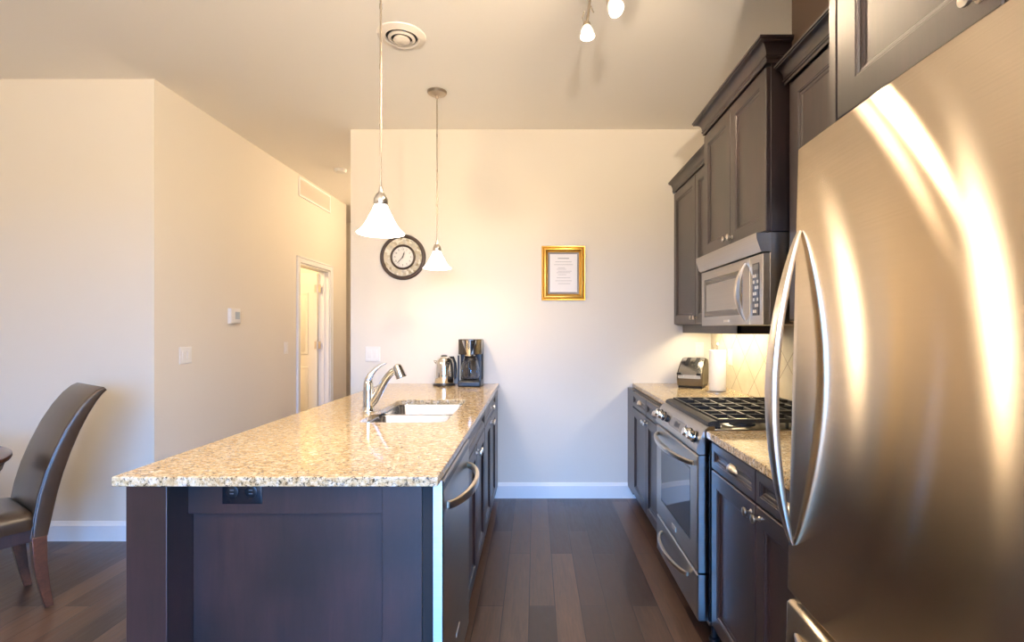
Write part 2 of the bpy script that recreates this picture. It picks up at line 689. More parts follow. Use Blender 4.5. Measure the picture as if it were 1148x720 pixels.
# ------------------------------------------------------------------ unseen lamps added to lift the brightness of ceiling and walls
def added_flush_lamp(x, y, r, label, power, col=WARM2):  # ceiling fixture out of view, added to brighten the rooms
    t = thing('added_ceiling_lamp', label, 'lamp', (x, y, H))
    obj('rim', B().lathe([(r, 0), (r + 0.012, -0.01), (r + 0.012, -0.03), (r - 0.01, -0.035)], (x, y, H), n=40), 'satin_nickel', t)
    obj('diffuser', B().lathe([(r - 0.01, -0.03), (r * 0.85, -0.055), (r * 0.5, -0.08), (0.001, -0.09)], (x, y, H), n=40), 'added_diffuser_on', t)
    lamp('added_ceiling_light', 'POINT', (x, y, H - 0.22), power, col, shadow_soft_size=0.12)


added_flush_lamp(-1.22, 6.0, 0.14, 'added unseen round frosted ceiling lamp in the hallway behind the back wall', 45, WARM)
added_flush_lamp(-3.7, 5.2, 0.14, 'added unseen round frosted ceiling lamp in the room behind the open door', 130, (1.0, 0.72, 0.38))
added_flush_lamp(-3.4, 0.6, 0.20, 'added unseen round frosted ceiling lamp above the dining area', 20)
added_flush_lamp(-0.6, -1.0, 0.20, 'added unseen round frosted ceiling lamp in the living area behind the camera', 14)


def added_torchiere(x, y, label, power):  # uplight out of view, added to brighten the ceiling
    t = thing('added_floor_lamp', label, 'added floor lamp', (x, y, 0))
    obj('base', B().lathe([(0.15, 0), (0.15, 0.02), (0.03, 0.035), (0.012, 0.05)], (x, y, 0), n=36, caps=True), 'bronze_nickel', t)
    obj('pole', B().lathe([(0.012, 0.03), (0.012, 1.72)], (x, y, 0), n=16, caps=True), 'bronze_nickel', t)
    pr = [(0.02, 1.70), (0.08, 1.73), (0.14, 1.78), (0.17, 1.83)]
    obj('bowl_shade', B().lathe(pr + [(r - 0.004, z + 0.002) for r, z in pr[::-1]], (x, y, 0), n=40), 'vent_white', t)
    lamp('added_floor_light', 'POINT', (x, y, 1.806), power, WARM2, shadow_soft_size=0.05)


added_torchiere(-2.3, -1.0, 'added unseen uplighting floor lamp with shallow bowl shade in the living area', 55)
added_torchiere(0.15, -1.45, 'added unseen uplighting floor lamp with shallow bowl shade near the rear window', 620)


# ================================================================== CABINETRY
def door_levels(fw=0.062, th=0.020, raised=True):
    return [(0, -th), (0, -0.003), (0.003, 0.0), (fw - 0.002, 0.0), (fw, -0.002), (fw + 0.004, -0.002), (fw + 0.007, -0.006),
            (fw + 0.012, -0.007), (fw + 0.018, -0.012)]


def front(name, side, face, y0, y1, z0, z1, parent, fw=0.062, mat='espresso_wood'):
    """a framed door or drawer front in a Y-Z plane. side: -1 faces -X, +1 faces +X"""
    b = B()
    n = (side, 0, 0)
    fw = min(fw, (z1 - z0) * 0.28)
    b.loft((face, y0, z0), (0, 1, 0), (0, 0, 1), n, y1 - y0, z1 - z0, door_levels(fw))
    return obj(name, b, mat, parent)


def knob(side, face, y, z, parent, sc=1.0):
    prof = [(0.009, 0.0), (0.0088, 0.002), (0.0045, 0.005), (0.004, 0.012), (0.0065, 0.017), (0.013, 0.020), (0.0152, 0.024),
            (0.0145, 0.028), (0.009, 0.0305), (0.0005, 0.031)]
    b = B().lathe([(r * sc, h * side * sc) for r, h in prof], (face, y, z), 'x', 20)
    return obj('knob', b, 'satin_nickel', parent)


def cup_pull(side, face, y, z, parent, w=0.085, h=0.034, d=0.024):
    b = B()
    rs = []
    nU, nV = 17, 8
    for iv in range(nV):
        v = iv / (nV - 1)               # 0 at the plate/top, 1 at the lip
        ring = []
        for iu in range(nU):
            u = -1 + 2 * iu / (nU - 1)
            e = math.sqrt(max(0.0, 1 - u * u))
            yy = y + u * w / 2
            zz = z + h / 2 * (e * math.cos(v * PI / 2) * 1.9 - 0.9) + 0
            xx = face + side * (0.001 + d * e * math.sin(v * PI / 2))
            ring.append((xx, yy, zz))
        rs.append(ring)
    b.rings(rs, caps=False, closed=False)
    o = obj('cup_pull', b, 'satin_nickel', parent)
    md = o.modifiers.new('solid', 'SOLIDIFY')
    md.thickness = 0.002
    return o


def crown(path, z0, z1, out, parent, left=True):
    h = z1 - z0
    prof = [(0, z0 - 0.012), (0.007, z0 - 0.012), (0.007, z0), (0.012, z0 + 0.004), (0.012, z0 + h * 0.14), (0.007, z0 + h * 0.2)]
    for k in range(7):
        a = k / 6
        prof.append((0.010 + (out - 0.018) * (1 - math.cos(a * PI / 2)), z0 + h * (0.22 + 0.55 * math.sin(a * PI / 2))))
    prof += [(out - 0.005, z0 + h * 0.80), (out - 0.005, z0 + h * 0.86), (out, z0 + h * 0.88), (out, z1), (0, z1)]
    b = B().sweep(path, prof, left)
    return obj('crown_moulding', b, 'espresso_wood', parent)


# ---- island body
GI = 'island base cabinets'
XI = -0.30       # body front of the island
isl = thing('island_cabinet', 'dark island cabinets with doors and knobs below the sink facing the aisle', 'cabinet', (-0.75, 2.9, 0))
b = B().box(-1.105, -1.085, 2.20, YB - 0.002, 0.10, 0.892)
b.box(-1.085, XI - 0.02, 2.20, 2.22, 0.10, 0.892).box(-1.085, XI - 0.02, YB - 0.022, YB - 0.002, 0.10, 0.892)
b.box(-1.085, XI - 0.04, 2.22, YB - 0.022, 0.10, 0.12)
b.box(XI - 0.04, XI - 0.02, 2.22, YB - 0.022, 0.10, 0.892)
obj('body', b, 'espresso_wood', isl)
iep = thing('island_end_panel', 'dark framed wooden end panel with square corner post at the near end of the island', 'panel', (-0.75, 1.63, 0))
ibp = obj('island_back_panel', B().box(-1.127, -1.107, 1.650, YB - 0.018, 0.0, 0.892), 'espresso_wood', None, 0.001, world_at=(-1.117, 2.9, 0.0))
tag(ibp, 'long plain dark panel closing the seating side of the island', 'panel')
# end panel (faces the camera)
b = B()
b.loft((-1.105, 1.645, 0.0), (1, 0, 0), (0, 0, 1), (0, -1, 0), 0.745, 0.892, [(0, -0.02), (0, 0.0)])
obj('end_panel', b, 'espresso_wood', iep)
b = B().box(-1.118, -0.47, 1.620, 1.645, 0.776, 0.892)
obj('top_rail', b, 'espresso_wood', iep, 0.0012)
b = B().box(-0.487, -0.360, 1.615, 1.645, 0.0, 0.892)
obj('stile', b, 'espresso_wood', iep, 0.0015)
b = B().box(-0.36, -0.318, 1.625, 1.66, 0.0, 0.892)
obj('filler', b, 'toe_black', iep)  # black strip standing in for the dark gap beside the dishwasher
b = B().box(-1.228, -1.105, 1.525, 1.645, 0.0, 0.893)
obj('corner_post', b, 'espresso_wood', iep, 0.002)
b = B().box(-1.08, XI - 0.075, 2.20, YB - 0.005, 0.0, 0.10)
obj('toe_kick', b, 'toe_black', isl)
# a pair of door cabinets under the sink and beside the wall
XF = XI - 0.0
fr = front('drawer_front', 1, XF, 2.205, 3.025, 0.780, 0.892, isl)
fr2 = front('drawer_front', 1, XF, 3.035, 3.855, 0.780, 0.892, isl)
knob(1, XF, 3.445, 0.835, fr2)
for (y0, y1, ky) in ((2.205, 2.612, 2.585), (2.617, 3.025, 2.645), (3.035, 3.442, 3.415), (3.447, 3.855, 3.475)):
    d = front('door', 1, XF, y0, y1, 0.115, 0.772, isl)
    knob(1, XF, ky, 0.735, d)
b = B().box(XI - 0.02, XI - 0.002, 3.862, YB - 0.003, 0.10, 0.892)
obj('filler', b, 'espresso_wood', isl)
# outlet on the rail
o = thing('outlet', 'black duplex power outlet on the island front rail under the granite edge', 'outlet', (-0.932, 1.62, 0.85), local=False)
b = B().loft((-0.995, 1.62, 0.808), (1, 0, 0), (0, 0, 1), (0, -1, 0), 0.126, 0.080, [(0, 0), (0, 0.003), (0.003, 0.005)])
obj('cover_plate', b, 'black_enamel', o)
for cx in (-0.962, -0.902):
    b = B().lathe([(0.0, 0.0), (0.019, 0.0), (0.019, 0.002), (0.017, 0.003), (0.001, 0.003)], (cx, 1.615, 0.848), (0, -1, 0), 24)
    s_ = obj('socket', b, 'black_plastic', o)
    obj('slot', B().box(cx - 0.006, cx + 0.006, 1.6108, 1.613, 0.8525, 0.8550).box(cx - 0.006, cx + 0.006, 1.6108, 1.613, 0.8415, 0.8440), 'display_grey', s_)

# ---- island granite with the sink cutout
def slab(name, outer, hole, z0, z1, mat, parent=None, world_at=None):
    b = B()
    bm = b.bm
    loops = [outer] + ([hole] if hole else [])
    rings = {}
    for zz in (z0, z1):
        es = []
        for li, lp in enumerate(loops):
            vs = [bm.verts.new((p[0], p[1], zz)) for p in lp]
            rings[(zz, li)] = vs
            for i in range(len(vs)):
                es.append(bm.edges.new((vs[i], vs[(i + 1) % len(vs)])))
        bmesh.ops.triangle_fill(bm, use_beauty=True, edges=es)
    for li in range(len(loops)):
        a, c = rings[(z0, li)], rings[(z1, li)]
        for i in range(len(a)):
            j = (i + 1) % len(a)
            bm.faces.new((a[i], a[j], c[j], c[i]))
    return obj(name, b, mat, parent, 0.004, world_at, 3)


def rrect(x0, x1, y0, y1, r, n=6):
    pts = []
    for (cx, cy_, a0) in ((x1 - r, y1 - r, 0), (x0 + r, y1 - r, PI / 2), (x0 + r, y0 + r, PI), (x1 - r, y0 + r, 1.5 * PI)):
        for k in range(n + 1):
            a = a0 + PI / 2 * k / n
            pts.append((cx + r * math.cos(a), cy_ + r * math.sin(a)))
    return pts


SX0, SX1, SY0, SY1 = -0.843, -0.425, 2.40, 3.17
ZC = 0.925
o = slab('granite_countertop', [(-1.262, 1.512), (-0.290, 1.512), (-0.290, YB - 0.001), (-1.225, YB - 0.001)],
         rrect(SX0, SX1, SY0, SY1, 0.05), ZC - 0.030, ZC, 'granite', world_at=(-0.78, 2.8, ZC - 0.03))
tag(o, 'speckled golden granite worktop on the island with sink cutout', 'countertop')

# ---- sink: two bowls
snk = thing('double_sink', 'stainless steel double bowl sink set under the island granite', 'sink', ((SX0 + SX1) / 2, (SY0 + SY1) / 2, 0.70))


def bowl(y0, y1, zt, depth, parent):
    b = B()
    x0, x1 = SX0 - 0.004, SX1 + 0.004
    rs = []
    for (ins, z, r) in ((-0.010, zt, 0.055), (0.0, zt, 0.055), (0.004, zt - 0.01, 0.055), (0.014, zt - depth * 0.8, 0.055), (0.03, zt - depth * 0.95, 0.06), (0.07, zt - depth, 0.07)):
        rs.append([(p[0], p[1], z) for p in rrect(x0 + ins, x1 - ins, y0 + ins, y1 - ins, r - max(0, -ins) * 0)])
    b.rings(rs, caps=False)
    b.bm.faces.new([b.bm.verts.new(p) for p in rs[-1]])
    bmesh.ops.remove_doubles(b.bm, verts=b.bm.verts, dist=1e-5)
    o = obj('bowl', b, 'sink_steel', parent)
    obj('drain', B().lathe([(0.045, 0.001), (0.038, 0.003), (0.034, 0.002), (0.012, -0.001), (0.001, -0.001)],
                           ((x0 + x1) / 2, (y0 + y1) / 2, zt - depth + 0.001), n=24), 'chrome', o)
    return o


bowl(SY0 - 0.004, 2.775, ZC - 0.031, 0.19, snk)
bowl(2.805, SY1 + 0.004, ZC - 0.031, 0.19, snk)

# ---- faucet
fx, fy = -0.885, 2.70
fa = thing('kitchen_faucet', 'chrome single lever kitchen faucet with pull out spray head beside the sink', 'faucet', (fx, fy, ZC))
b = B().lathe([(0.034, 0), (0.034, 0.004), (0.030, 0.009), (0.0285, 0.03), (0.0280, 0.11), (0.026, 0.145), (0.022, 0.165), (0.012, 0.176), (0.001, 0.179)], (fx, fy, ZC), n=28)
obj('base', b, 'chrome', fa)
ctl = [(0.004, 0.035), (0.030, 0.062), (0.052, 0.098), (0.078, 0.145), (0.104, 0.186), (0.132, 0.214), (0.160, 0.226)]
pts = []
for i in range(len(ctl) - 1):
    p0, p1, p2, p3 = ctl[max(i - 1, 0)], ctl[i], ctl[i + 1], ctl[min(i + 2, len(ctl) - 1)]
    for k in range(4):
        t = k / 4
        q = [0.5 * (2 * p1[j] + (p2[j] - p0[j]) * t + (2 * p0[j] - 5 * p1[j] + 4 * p2[j] - p3[j]) * t * t + (3 * p1[j] - p0[j] - 3 * p2[j] + p3[j]) * t ** 3) for j in (0, 1)]
        pts.append((fx + q[0], fy - 0.02 * (i + t) / 6, ZC + q[1]))
pts.append((fx + ctl[-1][0], fy - 0.02, ZC + ctl[-1][1]))
rr = [0.0235 - 0.0065 * k / (len(pts) - 1) for k in range(len(pts))]
sp = obj('spout', B().tube(pts, rr, 16, up=(0, 1, 0)), 'chrome', fa)
hx, hz = pts[-1][0], pts[-1][2]
b = B().lathe([(0.010, 0.030), (0.021, 0.024), (0.0245, 0.008), (0.027, -0.018), (0.0285, -0.040), (0.026, -0.044), (0.001, -0.044)], (hx + 0.005, fy - 0.02, hz), (-0.35, 0, 0.94), 24)
h_ = obj('spray_head', b, 'chrome', sp)
b = B().lathe([(0.0, -0.0455), (0.0275, -0.0455), (0.0275, -0.042)], (hx + 0.005, fy - 0.02, hz), (-0.35, 0, 0.94), 24)
obj('nozzle_ring', b, 'black_plastic', h_)
pts = [(fx - 0.002, fy, ZC + 0.150), (fx + 0.002, fy, ZC + 0.176), (fx + 0.014, fy, ZC + 0.200), (fx + 0.034, fy, ZC + 0.224), (fx + 0.062, fy, ZC + 0.246), (fx + 0.095, fy, ZC + 0.262)]
obj('lever', B().tube(pts, [0.020, 0.019, 0.015, 0.012, 0.008, 0.004], 12, up=(0, 1, 0), sx=[0.022, 0.021, 0.015, 0.010, 0.006, 0.003]), 'chrome', fa)

# ---- dishwasher
dw = thing('dishwasher', 'stainless steel dishwasher with bowed bar handle built into the island', 'dishwasher', (-0.6, 1.9, 0))
b = B().box(-0.925, -0.335, 1.665, 2.195, 0.06, 0.885)
obj('tub', b, 'black_enamel', dw)
b = B()
b.loft((-0.286, 1.585, 0.10), (0, 1, 0), (0, 0, 1), (1, 0, 0), 0.61, 0.792, [(0, -0.032), (0, -0.004), (0.004, 0.0)])
dd = obj('door', b, 'brushed_steel', dw)
b = B().box(-0.2875, -0.2855, 1.60, 2.18, 0.858, 0.878)
obj('control_strip', b, 'black_plastic', dd)


def bow_handle(side, face, y0, y1, z, bow, parent, r=0.012, r2=0.014, mat='satin_nickel', sag=0.0, n=22, name='handle'):
    pts = []
    for k in range(n + 1):
        t = k / n
        e = 4 * t * (1 - t)
        e = e ** 0.72
        pts.append((face + side * (0.004 + bow * e), y0 + (y1 - y0) * t, z - sag * e))
    return obj(name, B().tube(pts, [r * (0.75 + 0.25 * math.sin(PI * k / n)) for k in range(n + 1)], 14, up=(0, 0, 1),
                              sx=[r2 * (0.8 + 0.2 * math.sin(PI * k / n)) for k in range(n + 1)], square=True), mat, parent)


bow_handle(1, -0.286, 1.645, 2.135, 0.795, 0.062, dd, 0.009, 0.016)
obj('badge', B().box(-0.2865, -0.2845, 1.845, 1.915, 0.245, 0.262), 'badge', dd)
obj('kick_plate', B().box(-0.60, -0.345, 1.66, 2.19, 0.0, 0.095), 'toe_black', dw)

# ---- right run: base cabinets
XC = 0.765
GR = 'base cabinets along the range wall'
nb = thing('base_cabinet', 'dark espresso base cabinet with cup pull drawers between range and fridge', 'cabinet', (1.1, 1.7, 0))
obj('body', B().box(XC + 0.001, XR - 0.001, 1.295, 2.155, 0.10, 0.894), 'espresso_wood', nb)
obj('toe_kick', B().box(XC + 0.07, XR - 0.001, 1.295, 2.155, 0.0, 0.10), 'toe_black', nb)
for (y0, y1, ky) in ((1.722, 2.148, 1.755), (1.298, 1.718, 1.685)):
    d = front('drawer', -1, XC - 0.02, y0, y1, 0.778, 0.888, nb)
    cup_pull(-1, XC - 0.021 + 0.012, (y0 + y1) / 2, 0.838, d)
    d = front('door', -1, XC - 0.02, y0, y1, 0.115, 0.770, nb)
    knob(-1, XC - 0.02, ky, 0.735, d)
fb = thing('base_cabinet', 'dark espresso base cabinet with knobs beyond the range in the corner', 'cabinet', (1.1, 3.5, 0))
obj('body', B().box(XC + 0.001, XR - 0.001, 2.955, YB - 0.002, 0.10, 0.894), 'espresso_wood', fb)
obj('toe_kick', B().box(XC + 0.07, XR - 0.001, 2.955, YB - 0.002, 0.0, 0.10), 'toe_black', fb)
obj('filler', B().box(XC - 0.018, XC + 0.001, 3.885, YB - 0.002, 0.10, 0.894), 'espresso_wood', fb)
for (y0, y1, ky) in ((2.960, 3.418, 3.385), (3.422, 3.880, 3.455)):
    d = front('drawer', -1, XC - 0.02, y0, y1, 0.778, 0.888, fb)
    cup_pull(-1, XC - 0.021 + 0.012, (y0 + y1) / 2, 0.838, d)
    d = front('door', -1, XC - 0.02, y0, y1, 0.115, 0.770, fb)
    knob(-1, XC - 0.02, ky, 0.735, d)
o = slab('granite_countertop', [(0.735, 1.292), (XR - 0.009, 1.292), (XR - 0.009, 2.185), (0.735, 2.185)], None, 0.896, 0.928, 'granite', world_at=(1.1, 1.7, 0.896))
tag(o, 'short speckled granite worktop between the range and the fridge', 'countertop')
o = slab('granite_countertop', [(0.785, 2.940), (XR - 0.009, 2.940), (XR - 0.009, YB - 0.001), (0.785, YB - 0.001)], None, 0.896, 0.928, 'granite', world_at=(1.1, 3.5, 0.896))
tag(o, 'granite worktop in the far corner carrying the toaster', 'countertop')

# ---- upper cabinets
def upper(label, xf, y0, y1, z0, z1, zc, doors, out, near_ret=True, far_ret=True, knobs=True, fw=0.062, lr=False):
    t = thing('upper_cabinet', label, 'cabinet', ((xf + XR) / 2, (y0 + y1) / 2, z0))
    obj('body', B().box(xf + 0.02, XR - 0.001, y0, y1, z0, z1), 'espresso_wood', t, 0.001)
    n = len(doors)
    for (a, c, k, kz) in doors:
        d = front('door', -1, xf, a, c, z0 + 0.004, z1 - 0.03, t, fw)
        if k:
            knob(-1, xf, k, kz, d)
    path = []
    if far_ret:
        path.append((1.062, y1))
    path += [(xf + 0.004, y1), (xf + 0.004, y0)]
    if near_ret:
        path.append((XR - 0.002, y0))
    crown(path, z1 - 0.005, zc, out, t, left=False)
    obj('top_board', B().box(xf + 0.004, XR - 0.002, y0 + 0.001, y1 - 0.001, z1 - 0.001, z1 + 0.01), 'espresso_wood', t)
    return t


# crown() sweeps with the outside on the aisle side
u1 = upper('dark upper cabinet in the far corner above the toaster', 1.115, 2.985, YB - 0.003, 1.400, 2.475, 2.545,
           [(3.545, 4.085, 3.575, 1.445), (3.0, 3.540, 3.51, 1.445)], 0.045, near_ret=False, far_ret=False)
obj('light_rail', B().box(1.19, 1.21, 2.99, YB - 0.01, 1.335, 1.40).box(1.19, XR - 0.01, 2.99, 3.005, 1.335, 1.40), 'espresso_wood', u1)
u2 = upper('tallest dark upper cabinet above the microwave', 0.985, 2.165, 2.975, 1.782, 2.515, 2.588,
           [(2.572, 2.967, 2.60, 1.825), (2.172, 2.568, 2.54, 1.825)], 0.055)
u3 = upper('dark upper cabinet partly hidden between microwave cabinet and fridge', 1.055, 1.330, 2.150, 1.400, 2.41, 2.475,
           [(1.742, 2.105, 1.772, 1.445), (1.335, 1.738, 1.70, 1.445)], 0.050, near_ret=False, far_ret=False)
u4 = thing('fridge_cabinet', 'deep dark cabinet above the stainless steel fridge', 'cabinet', (1.1, 0.8, 1.86))
obj('body', B().box(0.785, XR - 0.001, 0.30, 1.320, 1.875, H - 0.005), 'espresso_wood', u4, 0.001)
for (a, c, k) in ((0.832, 1.290, 0.875), (0.305, 0.828, 0.785)):
    d = front('door', -1, 0.765, a, c, 1.895, 2.80, u4, 0.075)
    knob(-1, 0.765, k, 1.935, d)
obj('side_panel', B().box(0.763, XR - 0.001, 1.292, 1.320, 1.875, H - 0.006), 'espresso_wood', u4)

# under cabinet strip light
t = thing('under_cabinet_light', 'slim glowing strip light fixed below the far upper cabinet', 'light', (1.30, 3.5, 1.40))
obj('housing', B().box(1.24, 1.32, 3.02, 3.98, 1.372, 1.398), 'satin_nickel', t, 0.002)
obj('diffuser', B().box(1.25, 1.31, 3.04, 3.96, 1.366, 1.373), 'strip_on', t)

# ---- range
rg = thing('gas_range', 'stainless steel slide in gas range with black cast iron grates', 'range', (1.05, 2.56, 0))
RY0, RY1 = 2.192, 2.930
obj('body', B().box(0.750, 1.41, RY0 + 0.003, RY1 - 0.003, 0.10, 0.905), 'black_enamel', rg, 0.003)
obj('plinth', B().box(0.80, 1.40, RY0 + 0.02, RY1 - 0.02, 0.02, 0.10), 'toe_black', rg)
for (a, c) in ((0.785, RY0 + 0.04), (0.785, RY1 - 0.04), (1.36, RY0 + 0.04), (1.36, RY1 - 0.04)):
    obj('foot', B().lathe([(0.022, 0), (0.022, 0.012), (0.012, 0.016), (0.012, 0.10)], (a, c, 0.0), n=16, caps=True), 'black_plastic', rg)
obj('base_rail', B().box(0.752, 0.80, RY0 + 0.003, RY1 - 0.003, 0.082, 0.10), 'brushed_steel', rg)
b = B().loft((0.700, RY0 + 0.001, 0.312), (0, 1, 0), (0, 0, 1), (-1, 0, 0), RY1 - RY0 - 0.002, 0.505, [(0, -0.046), (0, -0.005), (0.005, 0.0)])
od = obj('oven_door', b, 'brushed_steel', rg)
b = B().loft((0.700, 2.295, 0.415), (0, 1, 0), (0, 0, 1), (-1, 0, 0), 0.53, 0.325, [(0, -0.002), (0, 0.0008), (0.006, 0.0012), (0.010, 0.0004)])
obj('oven_window', b, 'oven_glass', od)
bow_handle(-1, 0.700, RY0 + 0.045, RY1 - 0.045, 0.775, 0.058, od, 0.010, 0.0125)
obj('badge', B().box(0.6975, 0.700, 2.53, 2.60, 0.352, 0.374), 'badge', od)
b = B().loft((0.700, RY0 + 0.001, 0.105), (0, 1, 0), (0, 0, 1), (-1, 0, 0), RY1 - RY0 - 0.002, 0.198, [(0, -0.046), (0, -0.005), (0.005, 0.0)])
sd = obj('storage_drawer', b, 'brushed_steel', rg)
bow_handle(-1, 0.700, RY0 + 0.13, RY1 - 0.13, 0.245, 0.050, sd, 0.0095, 0.0115, sag=0.0)
# control panel: curved profile
prof = [(0.752, 0.822), (0.706, 0.822), (0.698, 0.830), (0.695, 0.842), (0.698, 0.856), (0.722, 0.915), (0.731, 0.930), (0.744, 0.941), (0.760, 0.944), (0.775, 0.944), (0.775, 0.90), (0.752, 0.90)]
cp = obj('control_panel', B().prism(prof, 'y', RY0, RY1), 'brushed_steel', rg, angle=50)
nx, nz = -0.9265, 0.3763     # outward normal of the sloping face
sxn, szn = 0.3763, 0.9265
fc = (0.710, 0.8855)


def on_face(u, out):
    return (fc[0] + sxn * u + nx * out, fc[1] + szn * u + nz * out)


p = [on_face(-0.024, -0.002), on_face(0.026, -0.002), on_face(0.026, 0.002), on_face(-0.024, 0.002)]
obj('display', B().prism(p, 'y', 2.415, 2.665), 'display_grey', cp)
p = [on_face(-0.012, 0.002), on_face(0.014, 0.002), on_face(0.014, 0.003), on_face(-0.012, 0.003)]
obj('clock_window', B().prism(p, 'y', 2.50, 2.58), 'black_plastic', cp)
for ky in (2.265, 2.335, 2.800, 2.870):
    q = on_face(0.0, 0.0)
    b = B().lathe([(0.025, 0.0), (0.025, 0.004), (0.021, 0.008), (0.020, 0.030), (0.017, 0.034), (0.001, 0.034)], (q[0], ky, q[1]), (nx, 0, nz), 24)
    k_ = obj('control_knob', b, 'chrome', cp)
    b = B().lathe([(0.0265, -0.001), (0.0265, 0.006), (0.0215, 0.0065)], (q[0], ky, q[1]), (nx, 0, nz), 24)
    obj('knob_skirt', b, 'black_plastic', k_)
q = on_face(0.0, 0.0)
b = B().lathe([(0.019, 0.0), (0.018, 0.014), (0.010, 0.017), (0.001, 0.017)], (q[0], 2.715, q[1]), (nx, 0, nz), 20)
obj('control_knob', b, 'black_plastic', cp)
# cooktop
obj('cooktop', B().box(0.772, 1.415, RY0 + 0.001, RY1 - 0.001, 0.900, 0.932), 'brushed_steel', rg, 0.003)
obj('front_strip', B().prism([(0.748, 0.944), (0.752, 0.960), (0.768, 0.966), (0.790, 0.966), (0.790, 0.932), (0.760, 0.932)], 'y', RY0 + 0.012, RY1 - 0.012), 'cast_iron', rg)
gx0, gx1 = 0.792, 1.400
gl = (RY1 - RY0 - 0.02) / 3
for s3 in range(3):
    a = RY0 + 0.01 + s3 * gl + 0.003
    c = a + gl - 0.006
    zt, zb = 0.974, 0.957
    w = 0.011
    b = B()
    b.box(gx0, gx1, a, a + w, zb, zt).box(gx0, gx1, c - w, c, zb, zt)
    b.box(gx0, gx0 + w, a + w, c - w, zb, zt).box(gx1 - w, gx1, a + w, c - w, zb, zt)
    ym = (a + c) / 2
    nx_ = 7
    for k in range(1, nx_):
        x = gx0 + (gx1 - gx0) * k / nx_
        hb = 0.009 if k % 2 else 0.012
        b.box(x - hb / 2 - 0.001, x + hb / 2 + 0.001, a + w, c - w, zb + 0.002, zt - 0.001)
    b.box(gx0 + w, gx1 - w, ym - 0.0045, ym + 0.0045, zb + 0.001, zt + 0.003)
    for fx_ in (gx0 + 0.006, (gx0 + gx1) / 2, gx1 - 0.006):
        for fy_ in (a + 0.006, c - 0.006):
            b.box(fx_ - 0.006, fx_ + 0.006, fy_ - 0.006, fy_ + 0.006, 0.932, zb + 0.001)
    obj('grate', b, 'cast_iron', rg, 0.002, seg=1)
for (bx, by, br_) in ((0.94, 2.31, 0.045), (1.25, 2.31, 0.038), (1.10, 2.56, 0.050), (0.94, 2.81, 0.038), (1.25, 2.81, 0.045)):
    b = B().lathe([(br_ + 0.012, 0.0), (br_ + 0.010, 0.006), (br_, 0.008), (br_, 0.013), (br_ * 0.8, 0.017), (0.001, 0.018)], (bx, by, 0.932), n=28)
    obj('burner', b, 'cast_iron', rg)

# ---- microwave
XM = 0.972
mw = thing('microwave', 'stainless steel over the range microwave below the tallest upper cabinet', 'microwave', (1.2, 2.56, 1.38))
MY0, MY1 = 2.170, 2.970
obj('body', B().box(XM + 0.03, XR - 0.002, MY0, MY1, 1.385, 1.780), 'bronze_nickel', mw, 0.002)
pr = [(XM + 0.032, 1.696), (XM - 0.006, 1.696), (XM - 0.014, 1.704), (XM - 0.022, 1.73), (XM - 0.030, 1.752), (XM - 0.030, 1.776), (XM + 0.032, 1.776)]
vg = obj('vent_hood', B().prism(pr, 'y', MY0 - 0.006, MY1 + 0.004), 'brushed_steel', mw)
b = B().loft((XM, MY0 + 0.135, 1.383), (0, 1, 0), (0, 0, 1), (-1, 0, 0), MY1 - MY0 - 0.137, 0.308, [(0, -0.03), (0, -0.003), (0.003, 0.0)])
md_ = obj('door', b, 'brushed_steel', mw)
b = B().loft((XM, MY0 + 0.215, 1.432), (0, 1, 0), (0, 0, 1), (-1, 0, 0), 0.535, 0.212, [(0, -0.001), (0, 0.001), (0.004, 0.001), (0.03, 0.0005), (0.033, -0.001)])
obj('door_window', b, 'micro_glass', md_)
pts = []
for k in range(21):
    t_ = k / 20
    e = math.sin(PI * t_) ** 0.8
    pts.append((XM - 0.003 - 0.040 * e, MY0 + 0.175 - 0.0 * e, 1.405 + 0.262 * t_))
obj('handle', B().tube(pts, [0.006 + 0.008 * math.sin(PI * k / 20) for k in range(21)], 14, up=(1, 0, 0),
                       sx=[0.005 + 0.006 * math.sin(PI * k / 20) for k in range(21)], square=True), 'satin_nickel', md_)
obj('badge', B().box(XM - 0.002, XM + 0.0, 2.55, 2.62, 1.400, 1.412), 'badge', md_)
b = B().loft((XM, MY0 + 0.001, 1.383), (0, 1, 0), (0, 0, 1), (-1, 0, 0), 0.132, 0.308, [(0, -0.03), (0, -0.003), (0.003, 0.0)])
cpn = obj('control_panel', b, 'brushed_steel', mw)
obj('keypad', B().box(XM - 0.0015, XM + 0.001, MY0 + 0.035, MY0 + 0.102, 1.425, 1.655), 'black_plastic', cpn)
for r_ in range(7):
    for c_ in range(3):
        y = MY0 + 0.042 + c_ * 0.0195
        z = 1.436 + r_ * 0.026
        obj('button', B().box(XM - 0.0028, XM - 0.001, y, y + 0.0135, z, z + 0.014), 'badge' if (r_ + c_) % 3 else 'display_grey', cpn)
obj('clock_window', B().box(XM - 0.0022, XM - 0.001, MY0 + 0.042, MY0 + 0.095, 1.625, 1.648), 'display_grey', cpn)

# ---- refrigerator (leans back a touch on its feet)
FY0, FY1 = 0.355, 1.262
fg = thing('refrigerator', 'tall brushed stainless steel refrigerator with bowed handle and bottom freezer drawer', 'refrigerator', (0.604, 0.81, 0), local=True)
fg.rotation_euler = (0, math.radians(1.4), 0)
a0, a1 = FY0 - 0.81, FY1 - 0.81
obj('body', B().box(0.085, 0.765, a0 + 0.008, a1 - 0.008, 0.03, 1.795), 'duct_dark', fg, 0.004)
obj('gasket', B().box(0.070, 0.088, a0 + 0.014, a1 - 0.014, 0.05, 1.785), 'black_plastic', fg)


